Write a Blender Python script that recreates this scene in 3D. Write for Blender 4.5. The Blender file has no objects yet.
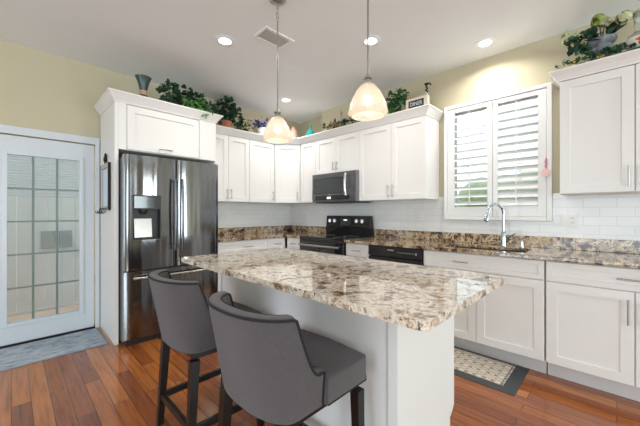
import bpy, bmesh, math, random
from mathutils import Vector, Matrix
random.seed(7)
S = bpy.context.scene
COL = S.collection
PI = math.pi

# ------------------------------------------------------------------ camera
cam = bpy.data.cameras.new('camera')
cam_o = bpy.data.objects.new('camera', cam)
COL.objects.link(cam_o)
cam.sensor_width = 36.0
cam.lens = 36.0 * 302.73 / 640.0
cam.shift_y = -0.0005
cam.clip_start = 0.05
cam_o.location = (0, 0, 1.2298)
cam_o.rotation_euler = (PI / 2, 0, -0.7952)
S.camera = cam_o

# ------------------------------------------------------------------ world, light, exposure
W = bpy.data.worlds.new('daylight_sky')
S.world = W
W.use_nodes = True
bg = W.node_tree.nodes['Background']
bg.inputs['Color'].default_value = (0.84, 0.93, 1.0, 1)
bg.inputs['Strength'].default_value = 0.95
S.view_settings.view_transform = 'Standard'
S.view_settings.look = 'None'
S.view_settings.gamma = 1.0
S.view_settings.use_curve_mapping = False
S.view_settings.exposure = 0.94


def area(name, loc, rot, sx, sy, power, color=(1, 1, 1)):
    l = bpy.data.lights.new(name, 'AREA')
    l.shape = 'RECTANGLE'
    l.size = sx
    l.size_y = sy
    l.energy = power
    l.color = color
    o = bpy.data.objects.new(name, l)
    COL.objects.link(o)
    o.location = loc
    o.rotation_euler = rot
    return o


# daylight entering through the big windows of the living room behind the camera
area('window_daylight', (2.45, -3.93, 1.45), (PI / 2, 0, 0), 0.9, 1.9, 36, (0.84, 0.965, 1.0))
area('window_daylight', (-1.9, -3.93, 1.45), (PI / 2, 0, 0), 1.9, 1.9, 62, (0.84, 0.965, 1.0))
area('window_daylight', (-3.43, 0.8, 1.3), (0, -PI / 2, 0), 2.2, 3.0, 32, (0.78, 0.89, 1.0))

CEIL = 2.795


# ------------------------------------------------------------------ materials
def mat(name, color, rough=0.5, metal=0.0, bump=0.0, bscale=60.0, var=0.0, vscale=8.0, spec=0.5, trans=0.0,
        emis=None, estr=0.0, coat=0.0, stretch=None, sheen=0.0, alpha=1.0):
    m = bpy.data.materials.new(name)
    m.use_nodes = True
    nt = m.node_tree
    p = nt.nodes['Principled BSDF']
    p.inputs['Base Color'].default_value = (*color, 1)
    p.inputs['Roughness'].default_value = rough
    p.inputs['Metallic'].default_value = metal
    p.inputs['Specular IOR Level'].default_value = spec
    p.inputs['Transmission Weight'].default_value = trans
    p.inputs['Coat Weight'].default_value = coat
    p.inputs['Sheen Weight'].default_value = sheen
    p.inputs['Alpha'].default_value = alpha
    if emis:
        p.inputs['Emission Color'].default_value = (*emis, 1)
        p.inputs['Emission Strength'].default_value = estr
    tc = nt.nodes.new('ShaderNodeTexCoord')
    mp = nt.nodes.new('ShaderNodeMapping')
    nt.links.new(tc.outputs['Object'], mp.inputs['Vector'])
    if stretch:
        mp.inputs['Scale'].default_value = stretch
    nz = nt.nodes.new('ShaderNodeTexNoise')
    nz.inputs['Scale'].default_value = vscale
    nz.inputs['Detail'].default_value = 4
    nt.links.new(mp.outputs['Vector'], nz.inputs['Vector'])
    mx = nt.nodes.new('ShaderNodeMix')
    mx.data_type = 'RGBA'
    lo = tuple(max(0, c * (1 - var)) for c in color)
    hi = tuple(min(1, c * (1 + var)) for c in color)
    mx.inputs[6].default_value = (*lo, 1)
    mx.inputs[7].default_value = (*hi, 1)
    nt.links.new(nz.outputs['Fac'], mx.inputs[0])
    nt.links.new(mx.outputs[2], p.inputs['Base Color'])
    if bump > 0:
        n2 = nt.nodes.new('ShaderNodeTexNoise')
        n2.inputs['Scale'].default_value = bscale
        nt.links.new(mp.outputs['Vector'], n2.inputs['Vector'])
        b = nt.nodes.new('ShaderNodeBump')
        b.inputs['Strength'].default_value = bump
        b.inputs['Distance'].default_value = 0.01
        nt.links.new(n2.outputs['Fac'], b.inputs['Height'])
        nt.links.new(b.outputs['Normal'], p.inputs['Normal'])
    return m


def nodes(m):
    return m.node_tree, m.node_tree.nodes, m.node_tree.links, m.node_tree.nodes['Principled BSDF']


def ramp(N, stops):
    r = N.new('ShaderNodeValToRGB')
    e = r.color_ramp.elements
    e[0].position = stops[0][0]
    e[0].color = (*stops[0][1], 1)
    e[1].position = stops[1][0]
    e[1].color = (*stops[1][1], 1)
    for p, c in stops[2:]:
        k = e.new(p)
        k.color = (*c, 1)
    return r


def granite(name, shift, stops, sc=1.0, dark=(0.40, 0.47)):
    m = bpy.data.materials.new(name)
    m.use_nodes = True
    nt, N, L, p = nodes(m)
    tc = N.new('ShaderNodeTexCoord')
    mp = N.new('ShaderNodeMapping')
    mp.inputs['Location'].default_value = (shift, shift * 0.7, 0)
    mp.inputs['Rotation'].default_value = (0, 0, 0.5)
    mp.inputs['Scale'].default_value = (sc, sc, sc)
    L.new(tc.outputs['Object'], mp.inputs['Vector'])
    warp = N.new('ShaderNodeTexNoise')
    warp.inputs['Scale'].default_value = 3.2
    warp.inputs['Detail'].default_value = 3
    L.new(mp.outputs['Vector'], warp.inputs['Vector'])
    add = N.new('ShaderNodeVectorMath')
    add.operation = 'MULTIPLY_ADD'
    add.inputs[1].default_value = (0.35, 0.35, 0.35)
    L.new(warp.outputs['Color'], add.inputs[0])
    L.new(mp.outputs['Vector'], add.inputs[2])
    big = N.new('ShaderNodeTexNoise')
    big.inputs['Scale'].default_value = 5.5
    big.inputs['Detail'].default_value = 8
    big.inputs['Roughness'].default_value = 0.68
    L.new(add.outputs[0], big.inputs['Vector'])
    r1 = ramp(N, stops)
    L.new(big.outputs['Fac'], r1.inputs[0])
    # dark crystals
    sp = N.new('ShaderNodeTexNoise')
    sp.inputs['Scale'].default_value = 44 / sc
    sp.inputs['Detail'].default_value = 5
    sp.inputs['Roughness'].default_value = 0.7
    L.new(add.outputs[0], sp.inputs['Vector'])
    r2 = ramp(N, [(dark[0], (1, 1, 1)), (dark[1], (0, 0, 0))])
    L.new(sp.outputs['Fac'], r2.inputs[0])
    dens = N.new('ShaderNodeTexNoise')
    dens.inputs['Scale'].default_value = 4.0
    dens.inputs['Detail'].default_value = 5
    L.new(mp.outputs['Vector'], dens.inputs['Vector'])
    r3 = ramp(N, [(0.36, (0.15, 0.15, 0.15)), (0.54, (1, 1, 1))])
    L.new(dens.outputs['Fac'], r3.inputs[0])
    mul = N.new('ShaderNodeMath')
    mul.operation = 'MULTIPLY'
    L.new(r2.outputs[0], mul.inputs[0])
    L.new(r3.outputs[0], mul.inputs[1])
    mx = N.new('ShaderNodeMix')
    mx.data_type = 'RGBA'
    L.new(mul.outputs[0], mx.inputs[0])
    L.new(r1.outputs[0], mx.inputs[6])
    mx.inputs[7].default_value = (0.035, 0.03, 0.032, 1)
    # rust and grey tint speckles
    v = N.new('ShaderNodeTexNoise')
    v.inputs['Scale'].default_value = 14
    v.inputs['Detail'].default_value = 6
    L.new(add.outputs[0], v.inputs['Vector'])
    r4 = ramp(N, [(0.56, (0, 0, 0)), (0.66, (0.75, 0.75, 0.75))])
    L.new(v.outputs['Fac'], r4.inputs[0])
    mx2 = N.new('ShaderNodeMix')
    mx2.data_type = 'RGBA'
    L.new(r4.outputs[0], mx2.inputs[0])
    L.new(mx.outputs[2], mx2.inputs[6])
    mx2.inputs[7].default_value = (0.40, 0.30, 0.22, 1)
    L.new(mx2.outputs[2], p.inputs['Base Color'])
    p.inputs['Roughness'].default_value = 0.06
    p.inputs['Coat Weight'].default_value = 0.5
    p.inputs['Coat Roughness'].default_value = 0.05
    return m


def wood_floor():
    m = bpy.data.materials.new('hardwood_planks')
    m.use_nodes = True
    nt, N, L, p = nodes(m)
    tc = N.new('ShaderNodeTexCoord')
    mp = N.new('ShaderNodeMapping')
    mp.inputs['Rotation'].default_value = (0, 0, PI / 2)
    L.new(tc.outputs['Object'], mp.inputs['Vector'])
    br = N.new('ShaderNodeTexBrick')
    br.offset = 0.37
    br.inputs['Scale'].default_value = 1.0
    br.inputs['Brick Width'].default_value = 1.15
    br.inputs['Row Height'].default_value = 0.092
    br.inputs['Mortar Size'].default_value = 0.0018
    br.inputs['Mortar Smooth'].default_value = 0.4
    br.inputs['Bias'].default_value = 0.0
    br.inputs['Color1'].default_value = (0, 0, 0, 1)
    br.inputs['Color2'].default_value = (1, 1, 1, 1)
    br.inputs['Mortar'].default_value = (0.5, 0.5, 0.5, 1)
    L.new(mp.outputs['Vector'], br.inputs['Vector'])
    rr = ramp(N, [(0.0, (0.21, 0.054, 0.013)), (0.35, (0.29, 0.080, 0.018)), (0.65, (0.37, 0.112, 0.024)),
                  (1.0, (0.48, 0.165, 0.038))])
    L.new(br.outputs['Color'], rr.inputs[0])
    mp2 = N.new('ShaderNodeMapping')
    mp2.inputs['Scale'].default_value = (26, 1.6, 1)
    L.new(tc.outputs['Object'], mp2.inputs['Vector'])
    off = N.new('ShaderNodeVectorMath')
    off.operation = 'MULTIPLY_ADD'
    off.inputs[1].default_value = (0, 9, 0)
    L.new(br.outputs['Color'], off.inputs[0])
    L.new(mp2.outputs['Vector'], off.inputs[2])
    g = N.new('ShaderNodeTexNoise')
    g.inputs['Scale'].default_value = 1.6
    g.inputs['Detail'].default_value = 6
    g.inputs['Roughness'].default_value = 0.65
    L.new(off.outputs[0], g.inputs['Vector'])
    gr = ramp(N, [(0.30, (0.50, 0.42, 0.38)), (0.52, (1, 1, 1)), (0.75, (1.25, 1.2, 1.1))])
    L.new(g.outputs['Fac'], gr.inputs[0])
    mul = N.new('ShaderNodeMix')
    mul.data_type = 'RGBA'
    mul.blend_type = 'MULTIPLY'
    mul.inputs[0].default_value = 0.9
    L.new(rr.outputs[0], mul.inputs[6])
    L.new(gr.outputs[0], mul.inputs[7])
    mo = N.new('ShaderNodeMix')
    mo.data_type = 'RGBA'
    L.new(br.outputs['Fac'], mo.inputs[0])
    L.new(mul.outputs[2], mo.inputs[6])
    mo.inputs[7].default_value = (0.04, 0.015, 0.008, 1)
    L.new(mo.outputs[2], p.inputs['Base Color'])
    p.inputs['Roughness'].default_value = 0.16
    p.inputs['Coat Weight'].default_value = 0.4
    p.inputs['Coat Roughness'].default_value = 0.08
    b = N.new('ShaderNodeBump')
    b.inputs['Strength'].default_value = 0.25
    b.inputs['Distance'].default_value = 0.002
    b.invert = True
    L.new(br.outputs['Fac'], b.inputs['Height'])
    wv = N.new('ShaderNodeTexNoise')
    wv.inputs['Scale'].default_value = 7
    L.new(tc.outputs['Object'], wv.inputs['Vector'])
    b2 = N.new('ShaderNodeBump')
    b2.inputs['Strength'].default_value = 0.12
    b2.inputs['Distance'].default_value = 0.01
    L.new(wv.outputs['Fac'], b2.inputs['Height'])
    L.new(b.outputs['Normal'], b2.inputs['Normal'])
    L.new(b2.outputs['Normal'], p.inputs['Normal'])
    return m


def tile_mat(name, axis):
    m = bpy.data.materials.new(name)
    m.use_nodes = True
    nt, N, L, p = nodes(m)
    tc = N.new('ShaderNodeTexCoord')
    sx = N.new('ShaderNodeSeparateXYZ')
    cx = N.new('ShaderNodeCombineXYZ')
    L.new(tc.outputs['Object'], sx.inputs[0])
    L.new(sx.outputs[axis], cx.inputs[0])
    L.new(sx.outputs['Z'], cx.inputs[1])
    br = N.new('ShaderNodeTexBrick')
    br.inputs['Scale'].default_value = 1.0
    br.inputs['Brick Width'].default_value = 0.20
    br.inputs['Row Height'].default_value = 0.075
    br.inputs['Mortar Size'].default_value = 0.0018
    br.inputs['Color1'].default_value = (0.80, 0.81, 0.81, 1)
    br.inputs['Color2'].default_value = (0.76, 0.77, 0.78, 1)
    br.inputs['Mortar'].default_value = (0.64, 0.65, 0.66, 1)
    L.new(cx.outputs[0], br.inputs['Vector'])
    L.new(br.outputs['Color'], p.inputs['Base Color'])
    p.inputs['Roughness'].default_value = 0.15
    b = N.new('ShaderNodeBump')
    b.invert = True
    b.inputs['Strength'].default_value = 0.25
    b.inputs['Distance'].default_value = 0.002
    L.new(br.outputs['Fac'], b.inputs['Height'])
    L.new(b.outputs['Normal'], p.inputs['Normal'])
    return m


def brushed(name, color, rough=0.24, vertical=True, wave=0.0):
    m = mat(name, color, rough, 1.0, var=0.12, vscale=3.0, stretch=(60, 60, 1.0) if vertical else (1, 1, 60))
    nt, N, L, p = nodes(m)
    nz = [n for n in N if n.type == 'TEX_NOISE'][0]
    r = N.new('ShaderNodeMapRange')
    r.inputs['To Min'].default_value = rough * 0.75
    r.inputs['To Max'].default_value = rough * 1.35
    L.new(nz.outputs['Fac'], r.inputs['Value'])
    L.new(r.outputs[0], p.inputs['Roughness'])
    if wave:
        tc = N.new('ShaderNodeTexCoord')
        mp = N.new('ShaderNodeMapping')
        mp.inputs['Scale'].default_value = (6, 6, 0.2)
        L.new(tc.outputs['Object'], mp.inputs['Vector'])
        n2 = N.new('ShaderNodeTexNoise')
        n2.inputs['Scale'].default_value = 1.0
        n2.inputs['Detail'].default_value = 1.5
        L.new(mp.outputs['Vector'], n2.inputs['Vector'])
        b = N.new('ShaderNodeBump')
        b.inputs['Strength'].default_value = 1.0
        b.inputs['Distance'].default_value = wave
        L.new(n2.outputs['Fac'], b.inputs['Height'])
        L.new(b.outputs['Normal'], p.inputs['Normal'])
    return m


def rug_mat():
    m = bpy.data.materials.new('faded_blue_rug_weave')
    m.use_nodes = True
    nt, N, L, p = nodes(m)
    tc = N.new('ShaderNodeTexCoord')
    mp = N.new('ShaderNodeMapping')
    mp.inputs['Scale'].default_value = (1.0, 3.0, 1)
    L.new(tc.outputs['Object'], mp.inputs['Vector'])
    n1 = N.new('ShaderNodeTexNoise')
    n1.inputs['Scale'].default_value = 9
    n1.inputs['Detail'].default_value = 8
    n1.inputs['Roughness'].default_value = 0.75
    L.new(mp.outputs['Vector'], n1.inputs['Vector'])
    r = ramp(N, [(0.36, (0.15, 0.21, 0.30)), (0.46, (0.30, 0.38, 0.47)), (0.55, (0.52, 0.56, 0.60)),
                 (0.66, (0.36, 0.44, 0.54))])
    L.new(n1.outputs['Fac'], r.inputs[0])
    L.new(r.outputs[0], p.inputs['Base Color'])
    p.inputs['Roughness'].default_value = 0.95
    b = N.new('ShaderNodeBump')
    b.inputs['Strength'].default_value = 0.4
    b.inputs['Distance'].default_value = 0.004
    n2 = N.new('ShaderNodeTexNoise')
    n2.inputs['Scale'].default_value = 160
    L.new(tc.outputs['Object'], n2.inputs['Vector'])
    L.new(n2.outputs['Fac'], b.inputs['Height'])
    L.new(b.outputs['Normal'], p.inputs['Normal'])
    return m


def mat_pattern():
    # interlaced trellis: cream ground with dark loops
    m = bpy.data.materials.new('cream_trellis_print')
    m.use_nodes = True
    nt, N, L, p = nodes(m)
    tc = N.new('ShaderNodeTexCoord')
    sx = N.new('ShaderNodeSeparateXYZ')
    L.new(tc.outputs['Object'], sx.inputs[0])

    def M(op, a, b=None):
        n = N.new('ShaderNodeMath')
        n.operation = op
        for i, q in enumerate((a, b)):
            if q is None:
                continue
            if isinstance(q, (int, float)):
                n.inputs[i].default_value = q
            else:
                L.new(q, n.inputs[i])
        return n.outputs[0]
    x = M('MULTIPLY', sx.outputs['X'], 2 * PI / 0.095)
    y = M('MULTIPLY', sx.outputs['Y'], 2 * PI / 0.125)
    a = M('ADD', M('SINE', x), M('SINE', y))
    ring1 = M('LESS_THAN', M('ABSOLUTE', M('SUBTRACT', a, 0.55)), 0.22)
    x2 = M('MULTIPLY', sx.outputs['X'], 4 * PI / 0.095)
    b_ = M('ADD', M('COSINE', x2), M('SINE', y))
    ring2 = M('LESS_THAN', M('ABSOLUTE', M('ADD', b_, 0.55)), 0.26)
    d = M('MAXIMUM', ring1, ring2)
    mx = N.new('ShaderNodeMix')
    mx.data_type = 'RGBA'
    L.new(d, mx.inputs[0])
    mx.inputs[6].default_value = (0.62, 0.55, 0.46, 1)
    mx.inputs[7].default_value = (0.13, 0.10, 0.09, 1)
    L.new(mx.outputs[2], p.inputs['Base Color'])
    p.inputs['Roughness'].default_value = 0.8
    return m


def fabric(name, color, sheen=0.22):
    m = mat(name, color, 0.92, 0, bump=0.5, bscale=420, var=0.22, vscale=90, sheen=sheen)
    return m


M = {}
M['ceil'] = mat('ceiling_paint', (0.86, 0.885, 0.895), 0.9, bump=0.05, bscale=90, var=0.01)
M['wall'] = mat('khaki_wall_paint', (0.58, 0.525, 0.375), 0.85, bump=0.05, bscale=120, var=0.015)
M['white'] = mat('white_cabinet_paint', (0.82, 0.81, 0.795), 0.38, var=0.01, vscale=3)
M['trimw'] = mat('white_trim_gloss', (0.80, 0.81, 0.81), 0.35, var=0.01)
M['doorw'] = mat('pale_grey_door_paint', (0.66, 0.71, 0.75), 0.35, var=0.02)
M['toe'] = mat('grey_toe_kick', (0.66, 0.65, 0.65), 0.5, var=0.03)
M['islandw'] = mat('off_white_island_paint', (0.80, 0.80, 0.80), 0.5, var=0.015, vscale=2)
M['floor'] = wood_floor()
M['granite'] = granite('granite_with_painted_glare', 0.0, [(0.35, (0.04, 0.026, 0.02)), (0.41, (0.24, 0.14, 0.085)), (0.46, (0.55, 0.41, 0.28)),
                                                    (0.51, (0.84, 0.76, 0.65)), (0.60, (0.55, 0.43, 0.33)), (0.65, (0.86, 0.79, 0.68))], 2.6, (0.40, 0.45))  # same stone as the wall worktops; reflected glare painted into these paler stops
M['granite2'] = granite('dark_gold_granite', 3.7, [(0.37, (0.03, 0.02, 0.016)), (0.43, (0.14, 0.08, 0.045)), (0.48, (0.40, 0.28, 0.165)),
                                                   (0.55, (0.68, 0.56, 0.40)), (0.62, (0.30, 0.19, 0.11)), (0.68, (0.70, 0.60, 0.45))], 1.5, (0.44, 0.49))
M['steel'] = brushed('brushed_stainless', (0.22, 0.23, 0.245), 0.13, True, 0.02)
M['steel_h'] = brushed('brushed_dark_stainless', (0.17, 0.17, 0.18), 0.28, False)
M['nickel'] = mat('brushed_nickel', (0.42, 0.41, 0.39), 0.3, 1.0, var=0.05)
M['chrome'] = mat('polished_chrome', (0.50, 0.54, 0.60), 0.10, 1.0, var=0.02)
M['silver'] = mat('bright_silver_metal', (0.75, 0.76, 0.78), 0.25, 1.0, var=0.03)
M['black'] = mat('black_enamel', (0.012, 0.012, 0.014), 0.14, var=0.1)
M['blackm'] = mat('matte_black_plastic', (0.02, 0.02, 0.022), 0.45, var=0.1)
M['glassblk'] = mat('black_oven_glass', (0.010, 0.012, 0.014), 0.04, var=0.05, coat=0.5)
M['mwglass'] = mat('grey_microwave_glass', (0.035, 0.045, 0.05), 0.10, var=0.08, coat=0.3)
M['greyside'] = mat('grey_appliance_side', (0.20, 0.21, 0.22), 0.4, 0.3, var=0.05)
M['light_txt'] = mat('light_grey_marking', (0.35, 0.36, 0.38), 0.5, var=0.02)
M['display'] = mat('lit_display', (0.4, 0.45, 0.45), 0.3, emis=(0.75, 0.9, 0.9), estr=0.6)
M['fab'] = fabric('grey_upholstery_weave', (0.082, 0.072, 0.079))
M['pipe'] = fabric('dark_grey_piping', (0.016, 0.015, 0.017), 0.03)
M['espresso'] = mat('espresso_wood', (0.009, 0.007, 0.007), 0.32, var=0.3, vscale=12, stretch=(8, 8, 1))
M['rug'] = rug_mat()
M['rugedge'] = mat('rug_binding', (0.24, 0.28, 0.34), 0.95, bump=0.3, bscale=200, var=0.2)
M['matblk'] = mat('charcoal_rubber_border', (0.045, 0.050, 0.055), 0.55, bump=0.1, var=0.1)
M['matpat'] = mat_pattern()
M['tileR'] = tile_mat('white_subway_tile_right', 'Y')
M['tileB'] = tile_mat('white_subway_tile_back', 'X')
M['leaf'] = mat('ivy_leaf_green', (0.030, 0.115, 0.035), 0.45, var=0.6, vscale=14)
M['leafd'] = mat('dark_ivy_leaf', (0.018, 0.060, 0.030), 0.5, var=0.6, vscale=14)
M['leafl'] = mat('light_green_leaf', (0.10, 0.26, 0.07), 0.45, var=0.5, vscale=18)
M['stem'] = mat('brown_green_stem', (0.09, 0.08, 0.03), 0.8, var=0.3)
M['terra'] = mat('terracotta', (0.42, 0.15, 0.08), 0.8, bump=0.1, var=0.15)
M['tealdk'] = mat('dark_teal_glaze', (0.035, 0.07, 0.07), 0.25, var=0.3, vscale=12)
M['tan'] = mat('tan_glaze_band', (0.42, 0.27, 0.16), 0.45, var=0.2)
M['teal'] = mat('bright_teal_glass', (0.02, 0.30, 0.30), 0.12, var=0.2)
M['purple'] = mat('purple_petal', (0.13, 0.08, 0.36), 0.7, var=0.5, vscale=30)
M['pink'] = mat('pale_pink_ceramic', (0.75, 0.42, 0.36), 0.4, var=0.1)
M['pinkred'] = mat('pink_ribbon', (0.75, 0.16, 0.24), 0.6, var=0.2, vscale=40)
M['pinkpale'] = mat('pale_pink_disc', (0.85, 0.56, 0.56), 0.5, var=0.1)
M['ceramic'] = mat('white_ceramic', (0.78, 0.78, 0.78), 0.3, var=0.03)
M['greyvase'] = mat('mottled_grey_stoneware', (0.20, 0.225, 0.25), 0.5, bump=0.6, bscale=60, var=0.95, vscale=34)
M['hyd'] = mat('cream_green_petal', (0.62, 0.64, 0.40), 0.7, var=0.25, vscale=40)
M['hydg'] = mat('lime_green_petal', (0.36, 0.46, 0.10), 0.7, var=0.3, vscale=40)
M['yellow'] = mat('yellow_berry', (0.66, 0.55, 0.10), 0.5, var=0.2)
M['bottle'] = mat('clear_bottle_glass', (0.85, 0.88, 0.86), 0.05, trans=0.85, var=0.02)
M['redlab'] = mat('red_orange_emblem', (0.75, 0.08, 0.03), 0.5, var=0.15, vscale=60)
M['paper'] = mat('cream_label_paper', (0.75, 0.72, 0.64), 0.7, var=0.04)
M['lavend'] = mat('lavender_bottle_glass', (0.52, 0.45, 0.62), 0.2, var=0.15)
M['signw'] = mat('whitewashed_wood', (0.66, 0.57, 0.44), 0.6, var=0.15, vscale=14, stretch=(1, 8, 1))
M['slate'] = mat('black_chalkboard', (0.025, 0.028, 0.035), 0.7, var=0.25)
M['chalk'] = mat('chalk', (0.55, 0.58, 0.62), 0.9, var=0.15)
M['boxg'] = mat('grey_box_plastic', (0.42, 0.44, 0.45), 0.6, var=0.04)
M['iron'] = mat('black_wrought_iron', (0.02, 0.018, 0.018), 0.5, 0.5, var=0.2)
M['frame'] = mat('light_weathered_wood', (0.50, 0.47, 0.42), 0.6, var=0.2, vscale=14)
M['mirror'] = mat('mirror_glass', (0.75, 0.86, 0.98), 0.06, 1.0, var=0.02)
M['fence'] = mat('white_vinyl_fence', (0.80, 0.80, 0.81), 0.5, var=0.05)
M['patio'] = mat('pinkish_patio_paving', (0.80, 0.60, 0.48), 0.85, bump=0.2, var=0.2, vscale=10)
M['grass'] = mat('lawn_green', (0.20, 0.30, 0.07), 0.9, var=0.4)
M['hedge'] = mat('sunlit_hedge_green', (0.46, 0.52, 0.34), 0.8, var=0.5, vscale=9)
M['muntin'] = mat('grey_green_muntin', (0.46, 0.52, 0.49), 0.5, var=0.05)
M['ventm'] = mat('white_vent_enamel', (0.84, 0.84, 0.82), 0.5, var=0.03)
M['ventd'] = mat('dark_duct', (0.40, 0.40, 0.40), 0.8, var=0.1)
M['blind'] = mat('white_mini_blind', (0.72, 0.73, 0.73), 0.5, var=0.02)
M['lampe'] = mat('lit_downlight_lens', (1, 1, 1), 0.5, emis=(1.0, 0.96, 0.90), estr=4.0)
M['bulb'] = mat('lit_bulb', (1, 1, 1), 0.5, emis=(1.0, 0.90, 0.76), estr=3.0)


def pane_glass(name, tint=(0.93, 0.97, 0.97), refl=0.10, rough=0.02):
    m = bpy.data.materials.new(name)
    m.use_nodes = True
    nt = m.node_tree
    N, L = nt.nodes, nt.links
    out = N['Material Output']
    N.remove(N['Principled BSDF'])
    t = N.new('ShaderNodeBsdfTransparent')
    t.inputs[0].default_value = (*tint, 1)
    g = N.new('ShaderNodeBsdfGlossy')
    g.inputs['Roughness'].default_value = rough
    fr = N.new('ShaderNodeFresnel')
    fr.inputs['IOR'].default_value = 1.45
    ad = N.new('ShaderNodeMath')
    ad.operation = 'ADD'
    ad.use_clamp = True
    ad.inputs[1].default_value = refl
    L.new(fr.outputs[0], ad.inputs[0])
    mx = N.new('ShaderNodeMixShader')
    L.new(ad.outputs[0], mx.inputs[0])
    L.new(t.outputs[0], mx.inputs[1])
    L.new(g.outputs[0], mx.inputs[2])
    L.new(mx.outputs[0], out.inputs[0])
    return m


M['pane'] = pane_glass('window_glass', refl=0.0)
M['doorpane'] = pane_glass('door_glass', (0.90, 0.95, 0.97), 0.05)


def shade_glass():
    m = bpy.data.materials.new('ribbed_opal_shade_glass')
    m.use_nodes = True
    nt, N, L, p = nodes(m)
    out = N['Material Output']
    p.inputs['Base Color'].default_value = (0.80, 0.75, 0.69, 1)
    p.inputs['Roughness'].default_value = 0.15
    p.inputs['Emission Color'].default_value = (1.0, 0.86, 0.74, 1)
    p.inputs['Emission Strength'].default_value = 0.05
    tc = N.new('ShaderNodeTexCoord')
    nz = N.new('ShaderNodeTexNoise')
    nz.inputs['Scale'].default_value = 12
    L.new(tc.outputs['Object'], nz.inputs['Vector'])
    r = ramp(N, [(0.35, (0.72, 0.67, 0.60)), (0.65, (0.84, 0.80, 0.75))])
    L.new(nz.outputs['Fac'], r.inputs[0])
    L.new(r.outputs[0], p.inputs['Base Color'])
    tl = N.new('ShaderNodeBsdfTranslucent')
    tl.inputs[0].default_value = (0.85, 0.76, 0.68, 1)
    tr = N.new('ShaderNodeBsdfTransparent')
    tr.inputs[0].default_value = (1.0, 0.94, 0.86, 1)
    m1 = N.new('ShaderNodeMixShader')
    m1.inputs[0].default_value = 0.35
    L.new(p.outputs[0], m1.inputs[1])
    L.new(tl.outputs[0], m1.inputs[2])
    m2 = N.new('ShaderNodeMixShader')
    m2.inputs[0].default_value = 0.38
    L.new(m1.outputs[0], m2.inputs[1])
    L.new(tr.outputs[0], m2.inputs[2])
    L.new(m2.outputs[0], out.inputs[0])
    return m


M['shade'] = shade_glass()


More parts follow.
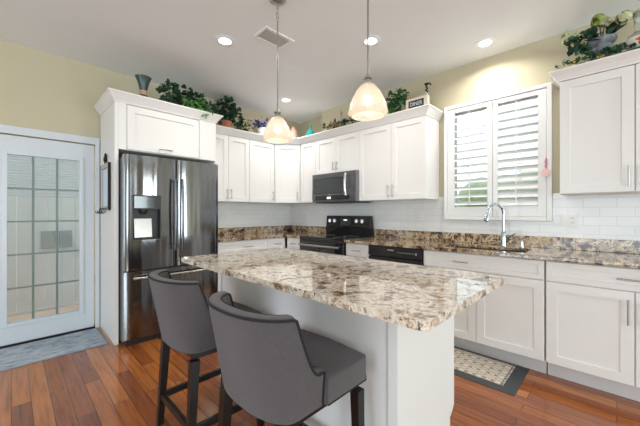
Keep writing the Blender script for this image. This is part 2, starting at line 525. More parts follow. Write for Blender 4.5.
# ------------------------------------------------------------------ mesh helpers
class MB:
    def __init__(self):
        self.bm = bmesh.new()

    def _xf(self, verts, mtx):
        if mtx is not None:
            bmesh.ops.transform(self.bm, matrix=mtx, verts=verts)

    def box(self, x0, x1, y0, y1, z0, z1, bev=0.0, mtx=None, seg=2):
        r = bmesh.ops.create_cube(self.bm, size=1.0)
        vs = r['verts']
        sc = Matrix.Translation(((x0 + x1) / 2, (y0 + y1) / 2, (z0 + z1) / 2)) @ Matrix.Diagonal(
            (abs(x1 - x0), abs(y1 - y0), abs(z1 - z0), 1))
        bmesh.ops.transform(self.bm, matrix=sc, verts=vs)
        if bev > 0:
            es = list({e for v in vs for e in v.link_edges})
            q = bmesh.ops.bevel(self.bm, geom=es, offset=bev, segments=seg, affect='EDGES', profile=0.6)
            vs = list({v for f in q['faces'] for v in f.verts} | {v for v in vs if v.is_valid})
        self._xf(vs, mtx)
        return self

    def cyl(self, a, b, r0, r1=None, n=16, caps=True):
        a = Vector(a)
        b = Vector(b)
        if r1 is None:
            r1 = r0
        self.loft([(a, r0), (b, r1)], n, caps)
        return self

    def loft(self, pts, n=12, caps=True, squash=None):
        # tube through points with radii
        rings = []
        up = Vector((0, 0, 1))
        prev = None
        for i, (p, r) in enumerate(pts):
            p = Vector(p)
            if i == 0:
                t = Vector(pts[1][0]) - p
            elif i == len(pts) - 1:
                t = p - Vector(pts[i - 1][0])
            else:
                t = Vector(pts[i + 1][0]) - Vector(pts[i - 1][0])
            if t.length < 1e-9:
                t = Vector((0, 0, 1))
            t.normalize()
            if prev is None:
                ref = up if abs(t.z) < 0.9 else Vector((1, 0, 0))
                u = t.cross(ref).normalized()
            else:
                u = (prev - t * prev.dot(t))
                u = u.normalized() if u.length > 1e-6 else t.orthogonal().normalized()
            prev = u
            w = t.cross(u).normalized()
            ring = []
            for k in range(n):
                a = 2 * PI * k / n
                ring.append(self.bm.verts.new(p + (u * math.cos(a) + w * math.sin(a)) * r))
            rings.append(ring)
        for i in range(len(rings) - 1):
            for k in range(n):
                k2 = (k + 1) % n
                self.bm.faces.new((rings[i][k], rings[i][k2], rings[i + 1][k2], rings[i + 1][k]))
        if caps:
            self.bm.faces.new(list(reversed(rings[0])))
            self.bm.faces.new(rings[-1])
        return self

    def tube(self, pts, r, n=8, caps=True):
        return self.loft([(p, r) for p in pts], n, caps)

    def lathe(self, prof, c=(0, 0, 0), n=28, ribs=0, rib=0.0, mtx=None):
        # prof: list of (r,z)
        rings = []
        c = Vector(c)
        allv = []
        for r, z in prof:
            if r < 1e-5:
                v = [self.bm.verts.new(c + Vector((0, 0, z)))]
            else:
                v = []
                for k in range(n):
                    a = 2 * PI * k / n
                    rr = r * (1 + rib * math.cos(ribs * a)) if ribs else r
                    v.append(self.bm.verts.new(c + Vector((rr * math.cos(a), rr * math.sin(a), z))))
            rings.append(v)
            allv += v
        for i in range(len(rings) - 1):
            A, B = rings[i], rings[i + 1]
            if len(A) == 1 and len(B) == 1:
                continue
            for k in range(n):
                k2 = (k + 1) % n
                if len(A) == 1:
                    self.bm.faces.new((A[0], B[k2], B[k]))
                elif len(B) == 1:
                    self.bm.faces.new((A[k], A[k2], B[0]))
                else:
                    self.bm.faces.new((A[k], A[k2], B[k2], B[k]))
        self._xf(allv, mtx)
        return self

    def prism(self, poly, z0, z1, bev=0.0):
        a = [self.bm.verts.new((x, y, z0)) for x, y in poly]
        b = [self.bm.verts.new((x, y, z1)) for x, y in poly]
        n = len(poly)
        fs = [self.bm.faces.new(list(reversed(a))), self.bm.faces.new(b)]
        for i in range(n):
            j = (i + 1) % n
            fs.append(self.bm.faces.new((a[i], a[j], b[j], b[i])))
        if bev > 0:
            es = [e for e in set(e for f in fs[:2] for e in f.edges)]
            bmesh.ops.bevel(self.bm, geom=es, offset=bev, segments=3, affect='EDGES', profile=0.5)
        return self

    def ico(self, c, r, sub=1, sc=(1, 1, 1)):
        q = bmesh.ops.create_icosphere(self.bm, subdivisions=sub, radius=r)
        bmesh.ops.transform(self.bm, matrix=Matrix.Translation(c) @ Matrix.Diagonal((*sc, 1)), verts=q['verts'])
        return self

    def quad(self, pts):
        self.bm.faces.new([self.bm.verts.new(p) for p in pts])
        return self

    def build(self, name, material, parent=None, smooth=False, loc=None):
        bmesh.ops.recalc_face_normals(self.bm, faces=self.bm.faces)
        if loc is not None:
            bmesh.ops.translate(self.bm, vec=-Vector(loc), verts=self.bm.verts)
        me = bpy.data.meshes.new(name)
        self.bm.to_mesh(me)
        self.bm.free()
        me.materials.append(material)
        if smooth:
            for p in me.polygons:
                p.use_smooth = True
            try:
                me.set_sharp_from_angle(angle=math.radians(38))
            except Exception:
                pass
        o = bpy.data.objects.new(name, me)
        COL.objects.link(o)
        if parent is not None:
            o.parent = parent
        if loc is not None:
            o.location = loc
        return o


def thing(name, label, cat, loc=(0, 0, 0), rz=0.0, group=None):
    o = bpy.data.objects.new(name, None)
    o.empty_display_size = 0.05
    COL.objects.link(o)
    o.location = loc
    o.rotation_euler = (0, 0, rz)
    return tag(o, label, cat, group)


def tag(o, label, cat, group=None):
    o['label'] = label
    o['category'] = cat
    if group:
        o['group'] = group
    return o


def struct(o):
    o['kind'] = 'structure'
    return o


def kids(o):
    return [c for c in bpy.data.objects if c.parent == o]


def copy_tree(o, parent=None):
    c = o.copy()
    COL.objects.link(c)
    if parent is not None:
        c.parent = parent
    for ch in kids(o):
        copy_tree(ch, c)
    return c


# ------------------------------------------------------------------ room shell
XR, YD = 3.3595, 3.9838
XL, YB = -3.5, -4.0
struct(MB().box(XL, XR + 0.15, YB, YD + 0.02, -0.1, 0.0).build('floor', M['floor']))
struct(MB().box(XL - 0.15, XR + 0.25, YB - 0.15, YD + 0.15, CEIL, CEIL + 0.1).build('ceiling', M['ceil']))
# window opening in the right wall
wy0, wy1, wz0, wz1 = 0.445, 1.315, 1.195, 2.335
yj = 3.25   # the wall above the cabinets steps back near the corner
wr = MB()
wr.box(XR, XR + 0.15, YB, wy0, 0, CEIL)
wr.box(XR, XR + 0.15, wy1, yj, 0, CEIL)
wr.box(XR, XR + 0.15, yj, YD, 0, 2.30)
wr.box(XR + 0.20, XR + 0.25, yj - 0.2, YD + 0.15, 2.25, CEIL)
wr.box(XR + 0.15, XR + 0.20, yj, YD + 0.15, 2.25, 2.30)
wr.box(XR + 0.15, XR + 0.20, yj - 0.05, yj, 2.25, CEIL)
wr.box(XR, XR + 0.15, wy0, wy1, 0, wz0)
wr.box(XR, XR + 0.15, wy0, wy1, wz1, CEIL)
wall_right = struct(wr.build('wall_right', M['wall']))
# back wall with a door opening
dx0, dx1, dz1 = -0.15, 0.635, 1.955
wb = MB()
wb.box(XL - 0.15, dx0, YD, YD + 0.15, 0, CEIL)
wb.box(dx1, XR, YD, YD + 0.15, 0, CEIL)
wb.box(XR, XR + 0.20, YD, YD + 0.15, 2.30, CEIL)
wb.box(dx0, dx1, YD, YD + 0.15, dz1, CEIL)
wall_back = struct(wb.build('wall_back', M['wall']))
# rear wall and left wall of the living area, with large windows
wq = MB()
for a, b in ((XL - 0.15, -2.85), (-0.95, 2.0), (2.9, XR + 0.15)):
    wq.box(a, b, YB - 0.15, YB, 0, CEIL)
for a, b in ((-2.85, -0.95), (2.0, 2.9)):
    wq.box(a, b, YB - 0.15, YB, 0, 0.5)
    wq.box(a, b, YB - 0.15, YB, 2.4, CEIL)
struct(wq.build('wall_rear', M['wall']))
wl = MB()
wl.box(XL - 0.15, XL, YB, -0.7, 0, CEIL)
wl.box(XL - 0.15, XL, 2.3, YD, 0, CEIL)
wl.box(XL - 0.15, XL, -0.7, 2.3, 2.4, CEIL)
wl.box(XL - 0.15, XL, -0.7, 2.3, 0, 0.2)
struct(wl.build('wall_left', M['wall']))
# tiling on the walls above the counter
t = MB()
t.box(XR - 0.008, XR - 0.0005, 1.352, YD - 0.009, 0.90, 1.402)
t.box(XR - 0.008, XR - 0.0005, 0.406, 1.352, 0.90, 1.152)
t.box(XR - 0.008, XR - 0.0005, -0.80, 0.406, 0.90, 1.402)
t.build('tile_panel', M['tileR'], wall_right)
MB().box(1.66, XR - 0.009, YD - 0.008, YD - 0.0005, 0.90, 1.402).build('tile_panel', M['tileB'], wall_back)

# outside
struct(MB().box(XL - 3, XR + 0.2, YD + 0.16, YD + 1.62, -0.14, -0.10).build('floor_patio', M['patio']))
struct(MB().box(XR + 0.2, XR + 9, -6, 8, -0.2, -0.15).build('floor_lawn', M['grass']))

# ------------------------------------------------------------------ door_1
d = thing('door_1', 'pale door', 'door')
for k in ('label', 'category'):
    del d[k]
struct(d)
g0x, g1x, g0z, g1z = -0.027, 0.496, 0.2135, 1.768
lf = MB()
yf = YD + 0.004
lf.box(dx0 + 0.018, g0x, yf, yf + 0.04, 0.018, dz1 - 0.012)
lf.box(g1x, dx1 - 0.018, yf, yf + 0.04, 0.018, dz1 - 0.012)
lf.box(g0x, g1x, yf, yf + 0.04, 0.018, g0z)
lf.box(g0x, g1x, yf, yf + 0.04, g1z, dz1 - 0.012)
lf.build('door_leaf', M['doorw'], d)
mo = MB()
for a, b, c_, e in ((g0x - 0.035, g0x, g0z - 0.035, g1z + 0.035), (g1x, g1x + 0.035, g0z - 0.035, g1z + 0.035),
                    (g0x, g1x, g0z - 0.035, g0z), (g0x, g1x, g1z, g1z + 0.035)):
    mo.box(a, b, yf - 0.014, yf - 0.0005, c_, e, 0.004)
mo.build('glazing_bead', M['doorw'], d)
MB().box(g0x, g1x, yf + 0.008, yf + 0.012, g0z, g1z).build('glass', M['doorpane'], d)
mu = MB()
for i in (1, 2):
    x = g0x + (g1x - g0x) * i / 3
    mu.box(x - 0.009, x + 0.009, yf + 0.016, yf + 0.024, g0z, g1z)
for i in range(1, 5):
    z = g0z + (g1z - g0z) * i / 5
    mu.box(g0x, g1x, yf + 0.0165, yf + 0.0235, z - 0.008, z + 0.008)
mu.build('muntin_grid', M['muntin'], d)
bl = MB()
for i in range(15):
    z = g1z - 0.012 - i * 0.026
    bl.box(g0x + 0.006, g1x - 0.006, -0.011, 0.011, -0.0004, 0.0004,
           mtx=Matrix.Translation((0, yf + 0.042, z)) @ Matrix.Rotation(math.radians(28), 4, 'X'))
bl.build('blind_slats', M['blind'], d)
cs = MB()
cs.box(dx0 - 0.07, dx0 + 0.012, YD - 0.018, YD - 0.0005, 0, dz1 + 0.071, 0.003)
cs.box(dx1 - 0.008, 0.664, YD - 0.018, YD - 0.0005, 0, dz1 + 0.071, 0.003)
cs.box(dx0 - 0.07, 0.664, YD - 0.022, YD - 0.0185, dz1 + 0.0, dz1 + 0.071)
cs.box(dx0 + 0.0125, dx1 - 0.0085, YD - 0.018, YD - 0.0005, dz1 + 0.0, dz1 + 0.071)
cs.build('door_casing', M['doorw'], d)
MB().box(dx0, dx1, YD - 0.01, YD + 0.10, 0.0005, 0.014, 0.002).build('threshold', M['espresso'], d)
for z in (0.55, 1.62):
    MB().cyl((dx1 - 0.012, YD - 0.006, z - 0.035), (dx1 - 0.012, YD - 0.006, z + 0.035), 0.005).build(
        'hinge', M['nickel'], d, True)

# fence across the patio, seen through the door
f = thing('vinyl_fence', 'white vertical board fence outside beyond the glass door', 'fence', (0.4, YD + 1.60, -0.099))
fb = MB()
x = -3.2
while x < 3.4:
    fb.box(x, x + 0.1485, 0, 0.025, 0.04, 2.3, 0.005)
    x += 0.15
fb.build('board_panel', M['fence'], f)
MB().box(-3.2, 3.4, 0.026, 0.07, 0.15, 0.25, 0.004).build('rail', M['fence'], f)
MB().box(-3.2, 3.4, 0.026, 0.07, 2.05, 2.15, 0.004).build('rail', M['fence'], f)
MB().box(-3.2, 3.4, -0.02, 0.03, 0.0, 0.04, 0.004).build('base_board', M['fence'], f)
b_ = MB()
b_.box(-0.14, 0.02, -0.03, 0.0, 0.0, 0.24, 0.005)
b_.box(0.05, 0.19, -0.03, 0.0, 0.0, 0.24, 0.005)
tag(b_.build('utility_box', M['boxg'], None, loc=None), 'pair of small grey boxes fixed on the white fence outside the door',
    'box')
bpy.data.objects['utility_box'].location = (0.42, YD + 1.598, 0.74)

# ------------------------------------------------------------------ window_1 and shutters
w = thing('window_1', 'x', 'x')
for k in ('label', 'category'):
    del w[k]
struct(w)
cm = MB()
Y0, Y1, Z0, Z1 = 0.407, 1.351, 1.155, 2.378
xo = XR - 0.045
cw = 0.036
cm.box(xo, XR - 0.0005, Y0, Y0 + cw, Z0, Z1, 0.004)
cm.box(xo, XR - 0.0005, Y1 - cw, Y1, Z0, Z1, 0.004)
cm.box(xo, XR - 0.0005, Y0 + cw + 0.0005, Y1 - cw - 0.0005, Z0, Z0 + cw, 0.004)
cm.box(xo, XR - 0.0005, Y0 + cw + 0.0005, Y1 - cw - 0.0005, Z1 - cw, Z1, 0.004)
cm.build('window_casing', M['trimw'], w)
jm = MB()
jm.box(XR + 0.10, XR + 0.13, wy0, wy0 + 0.04, wz0, wz1)
jm.box(XR + 0.10, XR + 0.13, wy1 - 0.04, wy1, wz0, wz1)
jm.box(XR + 0.10, XR + 0.13, wy0, wy1, wz0, wz0 + 0.04)
jm.box(XR + 0.10, XR + 0.13, wy0, wy1, wz1 - 0.04, wz1)
jm.build('window_frame', M['trimw'], w)
MB().box(XR + 0.113, XR + 0.117, wy0 + 0.04, wy1 - 0.04, wz0 + 0.04, wz1 - 0.04).build('window_pane', M['pane'], w)


def shutter(y_lo, y_hi, angle, label, gl, gh):
    # hinged plantation shutter panel, local origin at bottom centre; width along Y
    zc0, zc1 = Z0 + cw + 0.003, Z1 - cw - 0.003
    yc = (y_lo + y_hi) / 2
    xx = XR - 0.024
    t = thing('plantation_shutter', label, 'shutter', (xx, yc, zc0), 0, 'window shutters')
    hw = (y_hi - y_lo) / 2
    H = zc1 - zc0
    fr = MB()
    a0, a1 = gl - yc, gh - yc
    fr.box(-0.014, 0.014, -hw, a0, 0, H, 0.002)
    fr.box(-0.014, 0.014, a1, hw, 0, H, 0.002)
    fr.box(-0.013, 0.013, a0, a1, 0, 1.292 - zc0, 0.001)
    fr.box(-0.013, 0.013, a0, a1, 2.295 - zc0, H, 0.001)
    fr.build('shutter_frame', M['trimw'], t)
    sl = MB()
    n = 13
    z0_, z1_ = 1.292 - zc0, 2.295 - zc0
    pitch = (z1_ - z0_) / n
    for i in range(n):
        z = z0_ + pitch * (i + 0.5)
        mt = Matrix.Translation((0.004, 0, z)) @ Matrix.Rotation(angle, 4, 'Y')
        # elliptic slat section
        k = 10
        pts = [(0.041 * math.cos(2 * PI * q / k), 0.0055 * math.sin(2 * PI * q / k)) for q in range(k)]
        va = [sl.bm.verts.new(mt @ Vector((p[0], a0 + 0.001, p[1]))) for p in pts]
        vb = [sl.bm.verts.new(mt @ Vector((p[0], a1 - 0.001, p[1]))) for p in pts]
        sl.bm.faces.new(va)
        sl.bm.faces.new(list(reversed(vb)))
        for q in range(k):
            q2 = (q + 1) % k
            sl.bm.faces.new((va[q], vb[q], vb[q2], va[q2]))
    sl.build('louvers', M['trimw'], t, True)
    m_ = (a0 + a1) / 2
    MB().box(-0.048, -0.040, m_ - 0.005, m_ + 0.005, z0_ + 0.03, z1_ - 0.02, 0.002).build('tilt_rod', M['trimw'], t)
    s = -1 if yc < 0.88 else 1
    for z in (0.12, H - 0.16):
        MB().cyl((-0.018, s * (hw - 0.004), z), (-0.018, s * (hw - 0.004), z + 0.06), 0.004).build('hinge', M['trimw'],
                                                                                              t, True)
    return t


shutter(0.877, Y1 - cw - 0.002, math.radians(-30), 'white louvered shutter left of the centre, slats open to greenery', 0.923,
        1.239)
shutter(Y0 + cw + 0.002, 0.873, math.radians(-56), 'white louvered shutter right of the centre, slats nearly closed', 0.508, 0.83)

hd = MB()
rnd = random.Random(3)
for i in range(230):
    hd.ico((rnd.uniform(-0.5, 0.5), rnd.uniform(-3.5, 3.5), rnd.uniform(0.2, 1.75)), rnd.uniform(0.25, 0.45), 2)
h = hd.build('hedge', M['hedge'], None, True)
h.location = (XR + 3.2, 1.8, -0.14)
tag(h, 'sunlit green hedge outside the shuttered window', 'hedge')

# pink ornament hanging on the window casing
hg = thing('hanging_ornament', 'small pink ribbon and disc hanging on the window casing', 'ornament', (xo - 0.002, 0.448, 1.62))
MB().tube([(0, 0, 0.0), (-0.002, 0.002, 0.06), (0, 0, 0.10)], 0.0035, 6).build('ribbon', M['pinkred'], hg)
rb = MB()
for i in range(4):
    rb.ico((-0.004, 0.004 * (-1) ** i, 0.02 + 0.02 * i), 0.008, 1, (0.6, 1, 0.9))
rb.build('bow', M['pinkred'], hg, True)
MB().lathe([(0.0, -0.002), (0.034, -0.002), (0.036, 0.0), (0.034, 0.002), (0.0, 0.002)], (0, 0, 0), 24,
           mtx=Matrix.Translation((-0.004, 0, -0.035)) @ Matrix.Rotation(PI / 2, 4, 'Y')).build('disc', M['pinkpale'], hg, True)


# ------------------------------------------------------------------ cabinets
def shaker_mesh(w_, h_, t_=0.019, rail=0.062, rec=0.011):
    m = MB()
    bm = m.bm
    # front ring at y=0, inner ring at y=0, recessed panel at y=rec
    def ring(x0, x1, z0, z1, y):
        return [bm.verts.new((x0, y, z0)), bm.verts.new((x1, y, z0)), bm.verts.new((x1, y, z1)), bm.verts.new((x0, y, z1))]
    r_ = min(rail, h_ * 0.3, w_ * 0.3)
    e = 0.0015
    b0 = ring(0, w_, 0, h_, t_)
    a0 = ring(0, w_, 0, h_, e)
    a1 = ring(e, w_ - e, e, h_ - e, 0)
    i0 = ring(r_, w_ - r_, r_, h_ - r_, 0)
    i1 = ring(r_ + 0.002, w_ - r_ - 0.002, r_ + 0.002, h_ - r_ - 0.002, rec)
    for A, B in ((b0, a0), (a0, a1), (a1, i0), (i0, i1)):
        for k in range(4):
            k2 = (k + 1) % 4
            bm.faces.new((A[k], A[k2], B[k2], B[k]))
    bm.faces.new(i1)
    bm.faces.new(list(reversed(b0)))
    return m


def pull_mesh(L_, vert):
    m = MB()
    r = 0.0055
    if vert:
        m.cyl((0, -0.032, -L_ / 2), (0, -0.032, L_ / 2), r, n=10)
        for s in (-1, 1):
            m.cyl((0, -0.032, s * L_ * 0.36), (0, 0.0005, s * L_ * 0.36), 0.004, n=8)
    else:
        m.cyl((-L_ / 2, -0.032, 0), (L_ / 2, -0.032, 0), r, n=10)
        for s in (-1, 1):
            m.cyl((s * L_ * 0.36, -0.032, 0), (s * L_ * 0.36, 0.0005, 0), 0.004, n=8)
    return m


def front(kind, par, x0, x1, z0, z1, handle=None, name='door', rail=0.062, hlen=0.13):
    """handle: (dx, dz, 'v'|'h') measured in the parent's frame"""
    g = 0.0018
    o = shaker_mesh(x1 - x0 - 2 * g, z1 - z0 - 2 * g, rail=rail).build(name, M['white'], par)
    o.location = (x0 + g, 0, z0 + g)
    if handle:
        hx, hz, ori = handle
        hh = pull_mesh(hlen, ori == 'v').build('handle', M['nickel'], o, True)
        hh.location = (hx - x0 - g, 0, hz - z0 - g)
    return o


def cabinet(name, label, loc, rz, w_, d_, z0, z1, group=None, toe=None, footprint=None, cat='cabinet'):
    """local frame: x to the viewer's right, y into the cabinet, face of the doors at y=0"""
    t = thing(name, label, cat, loc, rz, group)
    b = MB()
    if footprint:
        b.prism(footprint, z0, z1)
    else:
        b.box(0.0008, w_ - 0.0008, 0.0195, d_, z0, z1)
    b.build('body', M['white'], t)
    if toe:
        MB().box(0.0008, w_ - 0.0008, toe, d_, 0.0, z0 - 0.0005).build('toe_kick', M['toe'], t)
    return t


UZ0, UZ1, DECK, UBT = 1.377, 2.25, 2.325, 2.2505
XU = 3.0296
YU = YD - 0.33
RB = -PI / 2     # units on the right wall: local x = world -Y

UP = 'white wall cabinets'
# back wall
c = cabinet('wall_cabinet', 'white two-door wall cabinet right beside the refrigerator', (1.668, YU, 0), 0, 0.655, 0.325, UZ0, UBT, UP)
front('d', c, 0.0, 0.337, UZ0, UZ1, (0.337 - 0.03, UZ0 + 0.10, 'v'))
front('d', c, 0.337, 0.655, UZ0, UZ1, (0.337 + 0.03, UZ0 + 0.10, 'v'))
c = cabinet('wall_cabinet', 'white single-door wall cabinet between the two-door cabinet by the refrigerator and the corner', (2.325, YU, 0), 0, 0.424,
            0.325, UZ0, UBT, UP)
front('d', c, 0.0, 0.424, UZ0, UZ1, (0.424 - 0.03, UZ0 + 0.10, 'v'))
# diagonal corner
P0 = Vector((2.75, YU, 0))
P1 = Vector((XU, 3.375, 0))
ang = math.atan2(P1.y - P0.y, P1.x - P0.x)
wd = (P1 - P0).length
R = Matrix.Rotation(-ang, 3, 'Z')
fp = []
for q in (P0 + Vector((0.002, 0.019, 0)), Vector((2.752, YD - 0.005, 0)), Vector((XR - 0.010, YD - 0.005, 0)), Vector((XR - 0.010, 3.377, 0)),
          P1 + Vector((0.019, 0.002, 0))):
    v = R @ (q - P0)
    fp.append((v.x, max(v.y, 0.0195)))
c = cabinet('wall_cabinet', 'white diagonal corner wall cabinet with one door', P0, ang, wd, 0.3, UZ0, UBT, UP, footprint=fp)
front('d', c, 0.012, wd - 0.012, UZ0, UZ1, (wd - 0.05, UZ0 + 0.10, 'v'))
# right wall
c = cabinet('wall_cabinet', 'narrow white wall cabinet between the corner and the microwave', (XU, 3.372, 0), RB, 0.315, 0.325, UZ0, UBT, UP)
front('d', c, 0.0, 0.315, UZ0, UZ1, (0.315 - 0.035, UZ0 + 0.10, 'v'), rail=0.055)
c = cabinet('wall_cabinet', 'short white two-door wall cabinet directly above the microwave', (XU, 3.056, 0), RB, 0.762, 0.325, 1.762, UBT, UP)
front('d', c, 0.0, 0.381, 1.765, UZ1, (0.381 - 0.03, 1.765 + 0.085, 'v'), hlen=0.11)
front('d', c, 0.381, 0.762, 1.765, UZ1, (0.381 + 0.03, 1.765 + 0.085, 'v'), hlen=0.11)
c = cabinet('wall_cabinet', 'tall white two-door wall cabinet between the microwave and the window', (XU, 2.293, 0), RB, 0.873, 0.325, UZ0, UBT, UP)
front('d', c, 0.0, 0.455, UZ0, UZ1, (0.455 - 0.03, UZ0 + 0.10, 'v'), hlen=0.14)
front('d', c, 0.455, 0.873, UZ0, UZ1, (0.455 + 0.03, UZ0 + 0.10, 'v'), hlen=0.14)
c = cabinet('wall_cabinet', 'large white two-door wall cabinet right of the window', (XU, 0.323, 0), RB, 0.826, 0.325, UZ0, 2.261, UP)
front('d', c, 0.0, 0.412, UZ0, UZ1 + 0.01, (0.412 - 0.03, UZ0 + 0.11, 'v'), hlen=0.15)
front('d', c, 0.4155, 0.826, UZ0, UZ1 + 0.01, (0.4155 + 0.03, UZ0 + 0.11, 'v'), hlen=0.15)

# cabinet above and around the refrigerator
FY = 3.325
c = thing('refrigerator_cabinet', 'tall white panelled enclosure with one lift-up door above the refrigerator', 'cabinet', (0.671, FY, 0))
fw = 1.665 - 0.671
b = MB()
b.box(0, 0.030, 0, YD - FY - 0.023, 0, 2.30)
b.build('side_panel', M['white'], c)
MB().box(fw - 0.012, fw, 0, YD - FY - 0.0235, 0, 2.30).build('side_panel', M['white'], c)
MB().box(0.031, fw - 0.013, 0.020, YD - FY - 0.002, 1.828, 2.30).build('body', M['white'], c)
ff = MB()
ff.box(0.031, 0.096, 0.0, 0.0195, 1.828, 2.30)
ff.box(0.80, fw - 0.013, 0.0, 0.0195, 1.828, 2.30)
ff.box(0.0965, 0.7995, 0.0, 0.0195, 2.262, 2.30)
ff.build('face_frame', M['white'], c)
o = front('d', c, 0.099, 0.797, 1.834, 2.258, (0.44, 1.872, 'h'), rail=0.065)
o.location.y = 0.0
MB().box(0.0, fw, 0.0, YD - FY - 0.024, 2.3005, 2.345).build('top_board', M['white'], c)


def crown(path, z0, h_, name, par=None, out=0.06):
    """path: plan polyline; the moulding flares to the left side of the direction of travel"""
    prof = [(-0.0185, 0.0), (0.006, 0.0), (0.010, 0.012), (0.030, 0.040), (out - 0.008, h_ - 0.018), (out, h_ - 0.012), (out, h_),
            (-0.0185, h_)]
    pts = [Vector((p[0], p[1])) for p in path]
    m = MB()
    rings = []
    for i, p in enumerate(pts):
        def nrm(a, b):
            t_ = (b - a).normalized()
            return Vector((-t_.y, t_.x))
        if i == 0:
            n_ = nrm(pts[0], pts[1])
        elif i == len(pts) - 1:
            n_ = nrm(pts[-2], pts[-1])
        else:
            a, b = nrm(pts[i - 1], p), nrm(p, pts[i + 1])
            n_ = (a + b)
            n_ = n_ / (n_.dot(a))
        rings.append([m.bm.verts.new((p.x + n_.x * o_, p.y + n_.y * o_, z0 + zz)) for o_, zz in prof])
    k = len(prof)
    for i in range(len(rings) - 1):
        for j in range(k):
            j2 = (j + 1) % k
            m.bm.faces.new((rings[i][j], rings[i][j2], rings[i + 1][j2], rings[i + 1][j]))
    m.bm.faces.new(rings[0])
    m.bm.faces.new(list(reversed(rings[-1])))
    return m.build(name, M['white'], par)


def rel(p, q):
    return (p[0] - q[0], p[1] - q[1])


o0 = (0.671, FY)
crown([rel((1.6652, YU - 0.063), o0), rel((1.6652, FY - 0.0004), o0), rel((0.6706, FY - 0.0004), o0), rel((0.6706, YD - 0.024), o0)],
      2.268, 0.088, 'crown_moulding', c)
# continuous crown over the long L-shaped run, and over the cabinets right of the window
o = crown([(XR - 0.002, 1.4196), (XU, 1.4196), (XU, 3.3745), (2.7505, YU), (1.731, YU)], 2.2515, 0.086, 'crown_moulding')
tag(o, 'long white crown moulding along the tops of the corner run of wall cabinets', 'moulding')
MB().prism([(XR - 0.003, 1.422), (XR - 0.003, YD - 0.003), (1.735, YD - 0.003), (1.735, YU + 0.019), (2.759, YU + 0.019), (XU + 0.019, 3.384), (XU + 0.019, 1.4385), (XR - 0.003, 1.4385)],
            2.30, DECK).build('top_deck', M['white'], o)
o = crown([(XU, -0.59), (XU, 0.3236), (XR - 0.002, 0.3236)], 2.2625, 0.078, 'crown_moulding')
tag(o, 'white crown moulding on the wall cabinets right of the window', 'moulding')
MB().box(XU + 0.019, XR - 0.003, -0.58, 0.3045, 2.30, DECK).build('top_deck', M['white'], o)

# base cabinets
BZ0, BZ1 = 0.133, 0.8825
XB = 2.7448
YBF = YD - 0.615
DZ = 0.7325
LOWB = 'white base cabinets'
c = cabinet('base_cabinet', 'wide white base cabinet drawer unit beside the refrigerator', (1.667, YBF, 0), 0, 0.757, 0.605, BZ0, BZ1, LOWB, toe=0.10)
front('w', c, 0, 0.757, DZ, 0.876, (0.445, 0.80, 'h'), 'drawer', rail=0.04)
front('w', c, 0, 0.378, BZ0, DZ - 0.004, (0.345, 0.62, 'v'))
front('w', c, 0.378, 0.757, BZ0, DZ - 0.004, (0.42, 0.62, 'v'))
c = cabinet('base_cabinet', 'white base cabinet in the corner left of the range, on the refrigerator wall', (2.425, YBF, 0), 0, 0.318, 0.605, BZ0, BZ1, LOWB, toe=0.10)
front('w', c, 0, 0.300, DZ, 0.876, (0.155, 0.80, 'h'), 'drawer', rail=0.04, hlen=0.11)
front('w', c, 0, 0.300, BZ0, DZ - 0.004, (0.26, 0.62, 'v'))
c = cabinet('base_cabinet', 'narrow white base cabinet touching the left side of the range', (XB, YBF - 0.002, 0), RB, 0.322, 0.605, BZ0, BZ1, LOWB, toe=0.115)
front('w', c, 0.02, 0.320, DZ, 0.876, (0.17, 0.80, 'h'), 'drawer', rail=0.04, hlen=0.10)
front('w', c, 0.02, 0.320, BZ0, DZ - 0.004, (0.28, 0.62, 'v'))
c = cabinet('base_cabinet', 'narrow white base cabinet between the range and the dishwasher', (XB, 2.267, 0), RB, 0.336, 0.605, BZ0, BZ1, LOWB, toe=0.115)
front('w', c, 0, 0.336, DZ, 0.876, (0.168, 0.80, 'h'), 'drawer', rail=0.04, hlen=0.12)
front('w', c, 0, 0.336, BZ0, DZ - 0.004, (0.29, 0.62, 'v'))
c = thing('base_cabinet', 'wide white sink base cabinet with two doors under the faucet', 'cabinet', (XB, 1.316, 0), RB, LOWB)
b = MB()
b.box(0.001, 0.019, 0.0195, 0.605, BZ0, BZ1)
b.box(0.915, 0.933, 0.0195, 0.605, BZ0, BZ1)
b.box(0.0195, 0.9145, 0.0195, 0.605, BZ0, BZ0 + 0.018)
b.box(0.0195, 0.9145, 0.0195, 0.04, BZ1 - 0.05, BZ1)
b.box(0.0195, 0.9145, 0.0195, 0.04, DZ - 0.03, DZ + 0.03)
b.box(0.455, 0.475, 0.0195, 0.04, BZ0 + 0.019, DZ - 0.031)
b.box(0.0195, 0.9145, 0.595, 0.605, BZ0 + 0.019, 0.6)
b.build('body', M['white'], c)
MB().box(0.001, 0.933, 0.115, 0.605, 0, BZ0 - 0.0005).build('toe_kick', M['toe'], c)
front('w', c, 0.002, 0.936, DZ, 0.876, (0.35, 0.805, 'h'), 'drawer', rail=0.036)
front('w', c, 0.002, 0.468, BZ0, DZ - 0.004, None)
front('w', c, 0.468, 0.936, BZ0, DZ - 0.004, None)
c = cabinet('base_cabinet', 'white base cabinet right of the sink, one wide drawer over two doors', (XB, 0.3765, 0), RB, 0.915, 0.605, BZ0,
            BZ1, LOWB, toe=0.115)
front('w', c, 0.006, 0.912, DZ, 0.876, (0.459, 0.806, 'h'), 'drawer', rail=0.036, hlen=0.17)
front('w', c, 0.006, 0.457, BZ0, DZ - 0.004, (0.427, 0.60, 'v'), hlen=0.16)
front('w', c, 0.4605, 0.912, BZ0, DZ - 0.004, (0.49, 0.60, 'v'), hlen=0.16)

# ------------------------------------------------------------------ worktops
CT0, CT1 = 0.884, 0.914
XC = 2.7148


